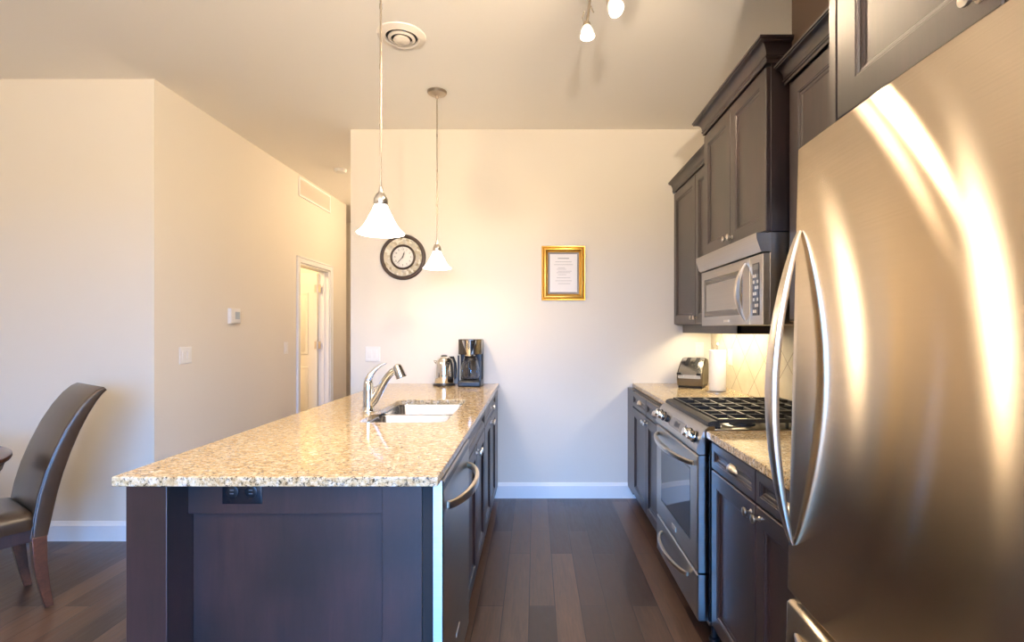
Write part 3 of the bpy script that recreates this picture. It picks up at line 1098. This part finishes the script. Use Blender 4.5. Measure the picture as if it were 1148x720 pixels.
def contour_door(z0, z1, th=0.070, n=40):
    """door with rounded vertical edges and a faintly bowed face"""
    prof = []
    w = (a1 - a0)
    prof.append((th, a0))
    R = 0.012
    for k in range(7):
        a = PI / 2 * k / 6
        prof.append((R - R * math.sin(a), a0 + R - R * math.cos(a)))
    for k in range(1, n):
        t = k / n
        y = a0 + R + (w - 2 * R) * t
        prof.append((-0.011 * math.sin(PI * t), y))
    for k in range(7):
        a = PI / 2 * (1 - k / 6)
        prof.append((R - R * math.sin(a), a1 - R + R * math.cos(a)))
    prof.append((th, a1))
    return prof


def door_solid(z0, z1, top_r=0.006):
    p = contour_door(z0, z1)
    rs = []
    cx, cy_ = 0.035, 0.0
    for (z, k) in ((z0, top_r), (z0 + top_r * 0.3, top_r * 0.4), (z0 + top_r, 0), (z1 - top_r, 0), (z1 - top_r * 0.3, top_r * 0.4), (z1, top_r)):
        rs.append([(x + (k if x < 0.05 else 0), y + (k if y < cy_ else -k) * (1 if abs(y) > 0.40 else 0), z) for x, y in p])
    return B().rings(rs)


fd = obj('fridge_door', door_solid(0.722, 1.812), 'fridge_steel', fg, angle=40)
fz = obj('freezer_drawer', door_solid(0.085, 0.704, 0.012), 'fridge_steel', fg, angle=40)
obj('grille', B().box(0.03, 0.085, a0 + 0.02, a1 - 0.02, 0.02, 0.08), 'black_plastic', fg)
for hy in (a0 + 0.05,):
    obj('hinge_cover', B().box(0.02, 0.12, hy - 0.03, hy + 0.03, 1.812, 1.828), 'black_plastic', fg, 0.004)
# vertical bowed handle near the far edge
hy = 1.228 - 0.81
pts, ra, rb = [], [], []
for k in range(41):
    t = k / 40
    e = math.sin(PI * t) ** 0.85
    pts.append((0.002 - 0.006 - 0.058 * e, hy, 0.845 + 0.757 * t))
    ra.append(0.006 + 0.014 * math.sin(PI * t) ** 0.6)
    rb.append(0.0035 + 0.0075 * math.sin(PI * t) ** 0.6)
b = B().tube(pts, ra, 20, up=(1, 0, 0), sx=rb, square=True)
obj('handle', b, 'satin_nickel', fd)
pts, ra, rb = [], [], []
for k in range(41):
    t = k / 40
    e = math.sin(PI * t) ** 0.85
    pts.append((0.0 - 0.004 - 0.052 * e, a1 - 0.06 + (a0 - a1 + 0.12) * t, 0.640))
    ra.append(0.006 + 0.014 * math.sin(PI * t) ** 0.6)
    rb.append(0.0035 + 0.0075 * math.sin(PI * t) ** 0.6)
obj('handle', B().tube(pts, ra, 20, up=(1, 0, 0), sx=rb, square=True), 'satin_nickel', fz)

# ================================================================== LAMPS
def pendant(x, y, zb, label):
    t = thing('pendant_lamp', label, 'pendant lamp', (x, y, H), group=None)
    obj('canopy', B().lathe([(0.066, 0), (0.066, -0.008), (0.060, -0.016), (0.030, -0.024), (0.012, -0.030), (0.010, -0.045), (0.001, -0.046)], (x, y, H), n=36), 'bronze_nickel', t)
    b = B().lathe([(0.0042, -0.04), (0.0042, -(H - zb - 0.190))], (x, y, H), n=12, caps=True)
    for k in range(1, 4):
        zz = -0.05 - (H - zb - 0.25) * k / 4
        b.lathe([(0.0058, zz), (0.0058, zz - 0.02)], (x, y, H), n=12, caps=True)
    obj('rod', b, 'bronze_nickel', t)
    zs = zb + 0.122
    obj('holder', B().lathe([(0.001, 0.07), (0.007, 0.068), (0.010, 0.045), (0.020, 0.036), (0.028, 0.018), (0.029, 0.0), (0.026, -0.006), (0.001, -0.006)], (x, y, zs), n=28), 'satin_nickel', t)
    pr = [(0.024, 0.118), (0.027, 0.110), (0.033, 0.095), (0.043, 0.075), (0.053, 0.055), (0.062, 0.038), (0.073, 0.022), (0.086, 0.010), (0.094, 0.003)]
    prof = pr + [(0.0925, 0.0)] + [(r - 0.004, h - 0.001) for r, h in pr[::-1]]
    obj('shade', B().lathe(prof, (x, y, zb), n=40), 'shade_on', t)
    obj('bulb', B().lathe([(0.001, 0.0), (0.014, 0.006), (0.020, 0.022), (0.016, 0.045), (0.010, 0.06)], (x, y, zb + 0.035), n=20), 'bulb_on', t)
    lamp('pendant_light', 'POINT', (x, y, zb + 0.015), 9, WARM, shadow_soft_size=0.03)


pendant(-0.627, 2.065, 1.752, 'nearer pendant lamp with white glass bell shade above the island front')
pendant(-0.668, 3.46, 1.777, 'farther pendant lamp with white glass bell shade above the sink and kettle')

tl = thing('track_light', 'satin nickel ceiling track light with small frosted glass spot shades over the aisle', 'track light', (0.30, 2.25, H))
obj('canopy', B().lathe([(0.065, 0), (0.062, -0.012), (0.02, -0.03), (0.01, -0.045)], (0.42, 2.05, H), n=32), 'satin_nickel', tl)
bp = []
for k in range(31):
    t_ = k / 30
    bp.append((0.23 + 0.30 * t_, 2.36 - 0.75 * t_ + 0.04 * math.sin(t_ * 2 * PI), H - 0.045))
obj('track_bar', B().tube(bp, 0.006, 10), 'bronze_nickel', tl)


def spot(px, py, top, pz, aim, sc=1.0, power=22):
    """stem from the bar at height top down to the pivot, then a shade pointing along aim"""
    aim = Vector(aim).normalized()
    pivot = Vector((px, py, pz))
    b = B().tube([(px + 0.018, py, top), (px + 0.015, py, top - 0.05), (px + 0.006, py, pz + 0.045), pivot], [0.005, 0.006, 0.006, 0.008], 10)
    b.tube([pivot + Vector((-0.012, 0, 0.06)), pivot + Vector((-0.020, 0, 0.03)), pivot + Vector((-0.014, 0, 0.0))], 0.003, 8)
    b.tube([pivot + Vector((0.020, 0, 0.085)), pivot + Vector((0.026, 0, 0.065)), pivot + Vector((0.032, 0, 0.055))], 0.003, 8)
    h = obj('spot_head', b, 'bronze_nickel', tl)
    obj('holder', B().lathe([(0.001, -0.01), (0.015, -0.008), (0.019, 0.004), (0.017, 0.012)], pivot, aim, 20), 'bronze_nickel', h)
    pr = [(0.016, 0.008), (0.024, 0.020), (0.031, 0.038), (0.036, 0.060)]
    pr = pr + [(r - 0.003, z) for r, z in pr[::-1]]
    obj('glass_shade', B().lathe([(r * sc, z * sc) for r, z in pr], pivot, aim, 28), 'spot_shade', h)
    obj('bulb', B().lathe([(0.022, 0.030), (0.026, 0.048), (0.001, 0.050)], pivot, aim, 20), 'bulb_on', h)
    q = pivot + aim * 0.072
    l = lamp('spot_light', 'SPOT', q, power, WARM, spot_size=math.radians(110), spot_blend=0.8, shadow_soft_size=0.03)
    l.rotation_euler = (-aim).to_track_quat('Z', 'Y').to_euler()
    return h


spot(0.238, 2.345, H - 0.045, 2.770, (0.04, -0.10, -1.0))
spot(0.322, 2.18, H - 0.045, 2.765, (0.35, -0.45, -0.75))
spot(0.42, 1.95, H - 0.045, 2.84, (0.22, 0.85, -0.45), power=32)
spot(0.53, 1.68, H - 0.045, 2.84, (-0.75, 0.52, -0.42), power=100)

# ================================================================== WALL AND CEILING ITEMS
# round diffuser
vx, vy = -0.735, 2.80
t = thing('ceiling_vent', 'round white ceiling air diffuser with concentric rings beside the nearer pendant rod', 'vent', (vx, vy, H))
obj('flange', B().lathe([(0.132, 0), (0.130, -0.006), (0.105, -0.014), (0.092, -0.018), (0.086, -0.012), (0.086, 0)], (vx, vy, H), n=48), 'vent_white', t)
obj('duct', B().lathe([(0.086, -0.003), (0.001, -0.003)], (vx, vy, H), n=40), 'duct_dark', t)
for (r0, r1, z0) in ((0.074, 0.058, -0.016), (0.046, 0.001, -0.026)):
    obj('ring', B().lathe([(r0 - 0.006, z0 + 0.012), (r0, z0), (r1 if r1 > 0.01 else 0.030, z0 - 0.006), (r1, z0 - 0.006 if r1 < 0.01 else z0 + 0.006)], (vx, vy, H), n=48), 'vent_white', t)
# smoke detector
o = obj('smoke_detector', B().lathe([(0.062, 0), (0.062, -0.015), (0.052, -0.032), (0.030, -0.038), (0.001, -0.038)], (-1.97, 5.14, H), n=32), 'white_plastic', world_at=(-1.97, 5.14, H))
tag(o, 'small round white smoke detector on the hallway ceiling', 'smoke detector')
# return air grille high on the hallway wall
t = thing('air_return_grille', 'long white return air grille high on the hallway wall', 'vent', (XH, 5.68, 2.75))
b = B().box(XH, XH + 0.012, 5.28, 6.09, 2.75, 2.772).box(XH, XH + 0.012, 5.28, 6.09, 2.935, 2.957)
b.box(XH, XH + 0.012, 5.28, 5.302, 2.772, 2.935).box(XH, XH + 0.012, 6.068, 6.09, 2.772, 2.935)
obj('frame', b, 'white_trim', t, 0.003)
b = B()
for k in range(14):
    z = 2.776 + k * 0.0115
    b.quadbox([(XH + 0.001, 5.302, z), (XH + 0.009, 5.302, z - 0.005), (XH + 0.009, 6.068, z - 0.005), (XH + 0.001, 6.068, z),
               (XH + 0.001, 5.302, z + 0.0035), (XH + 0.009, 5.302, z - 0.0015), (XH + 0.009, 6.068, z - 0.0015), (XH + 0.001, 6.068, z + 0.0035)])
b.box(XH, XH + 0.002, 5.302, 6.068, 2.772, 2.935)
obj('louvre', b, 'vent_white', t)


def plate(name, label, cat, O, U, Nn, w, h, n, kind='rocker'):
    O, U, Nn = Vector(O), Vector(U), Vector(Nn)
    t = thing(name, label, cat, O)
    b = B().loft(O - U * w / 2 - Vector((0, 0, h / 2)), U, (0, 0, 1), Nn, w, h, [(0, 0), (0, 0.003), (0.004, 0.006)])
    obj('cover_plate', b, 'white_plastic', t)
    for k in range(n):
        cc = O + U * ((k - (n - 1) / 2) * 0.046)
        if kind == 'rocker':
            b = B().loft(cc - U * 0.016 - Vector((0, 0, 0.033)), U, (0, 0, 1), Nn, 0.032, 0.066, [(0, 0.005), (0.001, 0.0085), (0.004, 0.0095)])
            obj('rocker_switch', b, 'white_plastic', t)
        else:
            b = B()
            for dz in (-0.02, 0.02):
                b.loft(cc - U * 0.014 + Vector((0, 0, dz - 0.012)), U, (0, 0, 1), Nn, 0.028, 0.024, [(0, 0.005), (0.0, 0.0075), (0.003, 0.008)])
            obj('socket', b, 'white_plastic', t)
    return t


plate('light_switch', 'double white rocker switch on the hallway wall below the thermostat', 'light switch', (XH, 3.575, 1.18), (0, 1, 0), (1, 0, 0), 0.125, 0.118, 2)
plate('light_switch', 'single white rocker switch just before the hallway door casing', 'light switch', (XH, 5.02, 1.18), (0, 1, 0), (1, 0, 0), 0.075, 0.118, 1)
plate('wall_outlet', 'white double cover plate on the back wall behind the faucet', 'outlet', (-1.312, YB, 1.163), (1, 0, 0), (0, -1, 0), 0.12, 0.12, 2)
plate('wall_outlet', 'white outlet on the back wall above the toaster', 'outlet', (1.325, YB, 1.20), (1, 0, 0), (0, -1, 0), 0.072, 0.115, 1, 'socket')
plate('wall_outlet', 'cream outlet on the tiled backsplash behind the paper towel roll', 'outlet', (XR - 0.008, 3.70, 1.16), (0, 1, 0), (-1, 0, 0), 0.072, 0.115, 1, 'socket')
t = thing('thermostat', 'small white wall thermostat with grey screen on the hallway wall', 'thermostat', (XH, 4.14, 1.47))
b = B().loft((XH, 4.07, 1.41), (0, 1, 0), (0, 0, 1), (1, 0, 0), 0.135, 0.122, [(0, 0), (0, 0.022), (0.006, 0.027)])
obj('case', b, 'white_plastic', t)
obj('screen', B().box(XH + 0.0265, XH + 0.0285, 4.125, 4.185, 1.445, 1.505), 'thermostat_grey', t)

# ---- clock
cx, cz, R = -1.067, 1.945, 0.184
ck = thing('wall_clock', 'round dark bronze wall clock with mosaic ring on the back wall', 'clock', (cx, YB, cz))


def ring_y(r0, r1, d0, d1, n=64):
    rm = (r0 + r1) / 2
    return B().lathe([(r0, 0.0), (r0, -d0), ((r0 + rm) / 2, -d1), (rm, -d1 - 0.002), ((r1 + rm) / 2, -d1), (r1, -d0), (r1, 0.0)], (cx, YB, cz), 'y', n)


obj('outer_rim', ring_y(R, R - 0.032, 0.012, 0.026), 'clock_bronze', ck)
obj('mosaic_band', B().lathe([(R - 0.03, -0.016), (R * 0.54, -0.014)], (cx, YB, cz), 'y', 64), 'mosaic', ck)
obj('inner_rim', ring_y(R * 0.56, R * 0.56 - 0.019, 0.014, 0.024), 'clock_bronze', ck)
fc_ = obj('dial', B().lathe([(R * 0.54, -0.013), (0.001, -0.013)], (cx, YB, cz), 'y', 48), 'clock_face', ck)
b = B()
for k in range(60):
    a = 2 * PI * k / 60
    L = 0.006 if k % 5 == 0 else 0.003
    w = 0.0011 if k % 5 == 0 else 0.0005
    r1, r0 = 0.080, 0.080 - L
    s_, c_ = math.sin(a), math.cos(a)
    for (rr0, rr1) in ((r0, r1),):
        q = [(cx + s_ * rr0 - c_ * w, YB - 0.0138, cz + c_ * rr0 + s_ * w), (cx + s_ * rr0 + c_ * w, YB - 0.0138, cz + c_ * rr0 - s_ * w),
             (cx + s_ * rr1 + c_ * w, YB - 0.0138, cz + c_ * rr1 - s_ * w), (cx + s_ * rr1 - c_ * w, YB - 0.0138, cz + c_ * rr1 + s_ * w)]
        b.quadbox(q + [(x, y + 0.0006, z) for x, y, z in q])
obj('minute_marks', b, 'clock_ink', fc_)
for k in range(1, 13):
    cu = bpy.data.curves.new('numeral', 'FONT')
    cu.body = str(k)
    cu.size = 0.019
    cu.align_x = 'CENTER'
    cu.align_y = 'CENTER'
    cu.extrude = 0.0002
    tmp = bpy.data.objects.new('numeral_text', cu)
    me = bpy.data.meshes.new_from_object(tmp)
    bpy.data.objects.remove(tmp)
    me.materials.clear()
    me.materials.append(M['clock_ink'])
    o = bpy.data.objects.new('numeral', me)
    a = 2 * PI * k / 12
    link(o, fc_)
    o.rotation_euler = (PI / 2, 0, 0)
    o.location = (0.063 * math.sin(a), -0.0136, 0.063 * math.cos(a))


def hand(name, ang, L, w, off):
    s_, c_ = math.sin(ang), math.cos(ang)
    P = lambda r, k: (cx + s_ * r + c_ * k, YB - off, cz + c_ * r - s_ * k)
    pts = [P(-0.012, -w * 0.5), P(-0.012, w * 0.5), P(L * 0.6, w), P(L, 0.0004), P(L, -0.0004), P(L * 0.6, -w)]
    b = B().rings([pts, [(x, y + 0.001, z) for x, y, z in pts]])
    return obj(name, b, 'clock_ink', ck)


hand('hour_hand', math.radians(18), 0.046, 0.0045, 0.0165)
hand('minute_hand', math.radians(222), 0.074, 0.0028, 0.0185)
obj('hub', B().lathe([(0.005, -0.014), (0.005, -0.020), (0.001, -0.021)], (cx, YB, cz), 'y', 16), 'clock_ink', ck)

# ---- framed notice
px0, px1, pz0, pz1 = 0.052, 0.404, 1.597, 2.035
t = thing('picture_frame', 'gold framed printed notice on the back wall', 'picture', ((px0 + px1) / 2, YB, pz0))
w, h = px1 - px0, pz1 - pz0
b = B()
b.loft((px0, YB, pz0), (1, 0, 0), (0, 0, 1), (0, -1, 0), w, h,
       [(0, 0.0), (0, 0.016), (0.003, 0.020), (0.007, 0.019), (0.010, 0.014), (0.014, 0.018), (0.024, 0.030), (0.032, 0.032), (0.040, 0.026), (0.046, 0.016), (0.050, 0.013), (0.052, 0.008)])
obj('frame', b, 'gold', t)
obj('mat_board', B().box(px0 + 0.050, px1 - 0.050, YB - 0.0095, YB - 0.0085, pz0 + 0.050, pz1 - 0.050), 'mat_grey', t)
qx0, qx1, qz0, qz1 = px0 + 0.066, px1 - 0.066, pz0 + 0.066, pz1 - 0.066
pp = obj('notice_sheet', B().box(qx0, qx1, YB - 0.011, YB - 0.0095, qz0, qz1), 'paper', t)
b = B()
zt = qz1 - 0.038
b.box((qx0 + qx1) / 2 - 0.045, (qx0 + qx1) / 2 + 0.045, YB - 0.0116, YB - 0.011, zt, zt + 0.008)
random.seed(3)
for k, (zz, f0, f1) in enumerate(((0.062, .2, .8), (0.085, .15, .85), (0.110, .3, .55), (0.122, .25, .6), (0.138, .3, .8), (0.150, .25, .75), (0.166, .3, .6), (0.190, .25, .75), (0.215, .2, .8), (0.238, .3, .75))):
    b.box(qx0 + (qx1 - qx0) * f0, qx0 + (qx1 - qx0) * f1, YB - 0.0116, YB - 0.011, qz1 - zz - 0.0016, qz1 - zz + 0.0016)
obj('print', b, 'print_grey', pp)

# ================================================================== COUNTERTOP ITEMS
# kettle
kx, ky = -0.712, 3.975
kt = thing('electric_kettle', 'stainless steel electric kettle on a black base at the end of the island', 'kettle', (kx, ky, ZC))
obj('base_plate', B().lathe([(0.085, 0.0), (0.088, 0.006), (0.086, 0.014), (0.074, 0.020), (0.001, 0.020)], (kx, ky, ZC), n=40), 'black_plastic', kt)
obj('jug', B().lathe([(0.072, 0.020), (0.0745, 0.030), (0.072, 0.10), (0.067, 0.16), (0.060, 0.195), (0.048, 0.216), (0.030, 0.226), (0.001, 0.228)], (kx, ky, ZC), n=40), 'chrome', kt)
obj('lid_knob', B().lathe([(0.030, 0.224), (0.024, 0.234), (0.012, 0.237), (0.001, 0.238)], (kx, ky, ZC), n=24), 'black_plastic', kt)
pts = [(kx + 0.030, ky + 0.028, ZC + 0.214), (kx + 0.062, ky + 0.045, ZC + 0.216), (kx + 0.078, ky + 0.052, ZC + 0.17), (kx + 0.080, ky + 0.052, ZC + 0.11), (kx + 0.075, ky + 0.050, ZC + 0.055), (kx + 0.055, ky + 0.040, ZC + 0.036)]
obj('handle', B().tube(pts, 0.011, 12, up=(0, 1, 0)), 'black_plastic', kt)
pts = [(kx - 0.045, ky - 0.01, ZC + 0.170), (kx - 0.066, ky - 0.012, ZC + 0.186), (kx - 0.076, ky - 0.012, ZC + 0.194)]
obj('spout', B().tube(pts, [0.020, 0.012, 0.006], 14, up=(0, 1, 0)), 'chrome', kt)

# coffee maker
mx, my = -0.500, 3.955
cmk = thing('coffee_maker', 'tall black and steel drip coffee maker with glass carafe beside the kettle', 'coffee maker', (mx, my, ZC))
W = 0.088
b = B().box(mx - W, mx + W, my - 0.115, my + 0.12, ZC, ZC + 0.045)
obj('base', b, 'black_plastic', cmk, 0.012, seg=4)
obj('warming_plate', B().lathe([(0.068, 0.045), (0.066, 0.049), (0.001, 0.049)], (mx, my - 0.035, ZC), n=32), 'cast_iron', cmk)
obj('tower', B().box(mx - W, mx + W, my + 0.045, my + 0.12, ZC + 0.04, ZC + 0.36), 'black_plastic', cmk, 0.01, seg=3)
obj('brew_head', B().prism([(mx - W, my + 0.05), (mx - W, my - 0.06), (mx - W + 0.03, my - 0.098), (mx - 0.03, my - 0.112), (mx + 0.03, my - 0.112), (mx + W - 0.03, my - 0.098), (mx + W, my - 0.06), (mx + W, my + 0.05)],
                           'z', ZC + 0.245, ZC + 0.362), 'dark_steel', cmk, 0.004)
obj('filter_front', B().lathe([(0.040, 0.0), (0.046, 0.03), (0.055, 0.08), (0.062, 0.118)], (mx, my - 0.072, ZC + 0.236), n=32, caps=True), 'chrome', cmk)
for dx in (-1, 1):
    obj('side_post', B().box(mx + dx * 0.082 - 0.006, mx + dx * 0.082 + 0.006, my - 0.10, my - 0.08, ZC + 0.04, ZC + 0.24), 'black_plastic', cmk, 0.002)
cf = B().lathe([(0.050, 0.0), (0.060, 0.008), (0.073, 0.035), (0.072, 0.075), (0.064, 0.115), (0.052, 0.150), (0.047, 0.170), (0.0455, 0.170), (0.050, 0.150), (0.062, 0.115), (0.070, 0.075), (0.071, 0.035), (0.058, 0.010), (0.001, 0.004)],
               (mx, my - 0.035, ZC + 0.050), n=40)
car = obj('carafe', cf, 'clear_glass', cmk)
obj('carafe_lid', B().lathe([(0.046, 0.168), (0.049, 0.174), (0.044, 0.183), (0.001, 0.186)], (mx, my - 0.035, ZC + 0.050), n=32), 'black_plastic', car)
obj('carafe_band', B().lathe([(0.0535, 0.148), (0.0545, 0.151), (0.050, 0.165), (0.047, 0.165)], (mx, my - 0.035, ZC + 0.050), n=32), 'black_plastic', car)
pts = [(mx, my - 0.085, ZC + 0.195), (mx, my - 0.122, ZC + 0.190), (mx, my - 0.130, ZC + 0.15), (mx, my - 0.122, ZC + 0.10), (mx, my - 0.098, ZC + 0.085)]
obj('carafe_handle', B().tube(pts, 0.008, 12, up=(1, 0, 0), sx=0.010), 'black_plastic', car)

# toaster
tt = thing('toaster', 'angled stainless and black two slot toaster on the corner worktop', 'toaster', (1.20, 3.87, 0.928), rotz=math.radians(-28), local=True)
# local: -y is the front, x across
prof = [(-0.125, 0.018), (-0.118, 0.012), (0.135, 0.012), (0.145, 0.05), (0.143, 0.185), (0.125, 0.205), (0.060, 0.212), (-0.02, 0.185), (-0.10, 0.135), (-0.135, 0.095), (-0.138, 0.070)]
body = B().prism(prof, 'x', -0.092, 0.092)
obj('body', body, 'dark_steel', tt, 0.010, seg=3, angle=50)
prof2 = [(-0.141, 0.070), (-0.138, 0.098), (-0.102, 0.139), (-0.02, 0.190), (0.060, 0.217), (0.115, 0.212), (0.113, 0.206), (0.060, 0.209), (-0.02, 0.182), (-0.10, 0.131), (-0.132, 0.094), (-0.135, 0.070)]
shl = obj('steel_cover', B().prism(prof2, 'x', -0.080, 0.080), 'sink_steel', tt, 0.001)
for sx_ in (-0.034, 0.034):
    p4 = [(-0.088, 0.150), (0.055, 0.218), (0.055, 0.212), (-0.088, 0.143)]
    obj('slot', B().prism([(-0.070, 0.160), (-0.02, 0.1915), (0.055, 0.2170), (0.055, 0.213), (-0.02, 0.187), (-0.070, 0.156)], 'x', sx_ - 0.014, sx_ + 0.014), 'black_plastic', shl)
for sx_ in (-0.070, 0.070):
    obj('lever', B().box(sx_ - 0.016, sx_ + 0.016, -0.165, -0.118, 0.098, 0.116), 'black_plastic', tt, 0.004)
obj('base', B().box(-0.085, 0.085, -0.115, 0.130, 0.0, 0.014), 'black_plastic', tt, 0.004)

# paper towel
pxx, pyy = 1.255, 3.50
t = thing('paper_towel_holder', 'upright nickel paper towel holder on the corner worktop', 'towel holder', (pxx, pyy, 0.928))
obj('base', B().lathe([(0.070, 0), (0.070, 0.006), (0.060, 0.010), (0.001, 0.012)], (pxx, pyy, 0.928), n=32), 'satin_nickel', t)
obj('rod', B().lathe([(0.005, 0.01), (0.005, 0.315), (0.010, 0.320), (0.012, 0.330), (0.007, 0.340), (0.001, 0.342)], (pxx, pyy, 0.928), n=16), 'satin_nickel', t)
o = obj('paper_towel_roll', B().lathe([(0.018, 0.0), (0.054, 0.0), (0.056, 0.003), (0.056, 0.275), (0.054, 0.278), (0.018, 0.278), (0.018, 0.0)], (pxx, pyy, 0.9415), n=40), 'towel_paper', world_at=(pxx, pyy, 0.9415))
tag(o, 'white paper towel roll standing beside the toaster', 'paper towel')

# ================================================================== DINING CORNER
ch = thing('dining_chair', 'dark brown leather dining chair with curved back beside the dining table', 'chair', (-2.570, 2.585, 0), rotz=math.radians(-33.6), local=True)
# centreline of the back: t (backward, +y) against z, with thickness
cl = [(0.36, -0.010, 0.068), (0.46, 0.005, 0.074), (0.56, 0.022, 0.076), (0.66, 0.046, 0.074), (0.76, 0.078, 0.070), (0.86, 0.116, 0.064), (0.94, 0.155, 0.056), (1.00, 0.192, 0.046), (1.035, 0.222, 0.036), (1.052, 0.245, 0.022)]


def back_section(hw):
    rs = []
    for i, (z, y, th) in enumerate(cl):
        a = cl[max(i - 1, 0)]
        c = cl[min(i + 1, len(cl) - 1)]
        d = Vector((0, c[1] - a[1], c[0] - a[0])).normalized()
        nrm = Vector((0, d.z, -d.y))    # backward normal
        ring = []
        r = min(0.016, th * 0.42)
        for (sx_, sy_) in ((1, 1), (-1, 1), (-1, -1), (1, -1)):
            for k in range(5):
                a0 = {(1, 1): 0, (-1, 1): PI / 2, (-1, -1): PI, (1, -1): 1.5 * PI}[(sx_, sy_)]
                aa = a0 + PI / 2 * k / 4
                px = sx_ * (hw - r) + r * math.cos(aa)
                pn = sy_ * (th / 2 - r) + r * math.sin(aa)
                ring.append(Vector((px, y, z)) + nrm * pn)
        rs.append(ring)
    return B().rings(rs)


HW = 0.215
bk = obj('backrest', back_section(HW), 'leather', ch, angle=60)
for sgn in (-1, 1):
    b = B()
    pp_ = []
    for (z, y, th) in cl:
        pp_.append((sgn * (HW - 0.002), y - th / 2 + 0.004, z))
    b.tube(pp_, 0.0035, 8, up=(1, 0, 0))
    obj('piping', b, 'leather', bk)
b = B()
rs = []
for (z, g, r) in ((0.405, 0.0, 0.03), (0.425, 0.006, 0.03), (0.455, 0.006, 0.035), (0.478, -0.006, 0.04), (0.490, -0.03, 0.05), (0.496, -0.08, 0.06)):
    rs.append([(p[0], p[1], z) for p in rrect(-0.225 - g, 0.225 + g, -0.465 - g, -0.030 + g * 0.3, r)])
obj('seat', B().rings(rs), 'leather', ch, angle=60)
b = B()
for (x0, x1, y0, y1) in ((-0.215, 0.215, -0.45, -0.428), (-0.215, -0.193, -0.428, -0.03), (0.193, 0.215, -0.428, -0.03), (-0.193, 0.193, -0.052, -0.03)):
    b.box(x0, x1, y0, y1, 0.345, 0.405)
obj('seat_frame', b, 'espresso_wood', ch, 0.002)


def taper_leg(x, pts):
    b = B()
    rs = []
    for (z, y, w) in pts:
        rs.append([(x - w, y - w, z), (x + w, y - w, z), (x + w, y + w, z), (x - w, y + w, z)])
    return b.rings(rs)


for sgn in (-1, 1):
    obj('leg', taper_leg(sgn * 0.188, [(0.0, 0.030, 0.016), (0.10, 0.012, 0.020), (0.22, -0.004, 0.025), (0.36, -0.010, 0.028)]), 'table_wood', ch, 0.003)
    obj('leg', taper_leg(sgn * 0.188, [(0.0, -0.425, 0.015), (0.20, -0.425, 0.020), (0.36, -0.425, 0.024)]), 'table_wood', ch, 0.003)

tcx, tcy, TR, TZ = -3.015, 2.195, 0.53, 0.75
t = thing('dining_table', 'round dark wooden pedestal dining table at the left edge', 'table', (tcx, tcy, 0))
obj('table_top', B().lathe([(0.001, -0.035), (TR - 0.02, -0.035), (TR - 0.006, -0.030), (TR, -0.020), (TR - 0.002, -0.006), (TR - 0.012, 0.0), (TR - 0.09, 0.0), (TR - 0.092, -0.002), (0.001, -0.002)], (tcx, tcy, TZ), n=96), 'table_wood', t)
obj('inlay', B().lathe([(TR - 0.094, -0.0025), (TR - 0.094, 0.0008), (0.001, 0.0008)], (tcx, tcy, TZ), n=96), 'black_enamel', t)
obj('apron', B().lathe([(TR - 0.10, 0.0), (TR - 0.03, 0.0), (TR - 0.025, -0.012), (TR - 0.035, -0.045), (TR - 0.05, -0.055), (TR - 0.10, -0.055)], (tcx, tcy, TZ - 0.035), n=96), 'table_wood', t)
obj('pedestal', B().lathe([(0.24, 0.0), (0.24, 0.03), (0.20, 0.05), (0.12, 0.08), (0.07, 0.14), (0.06, 0.30), (0.085, 0.45), (0.07, 0.58), (0.16, 0.66), (0.18, 0.70)], (tcx, tcy, 0), n=40, caps=True), 'table_wood', t)

for o in bpy.data.objects:
    if '_local' in o:
        del o['_local']
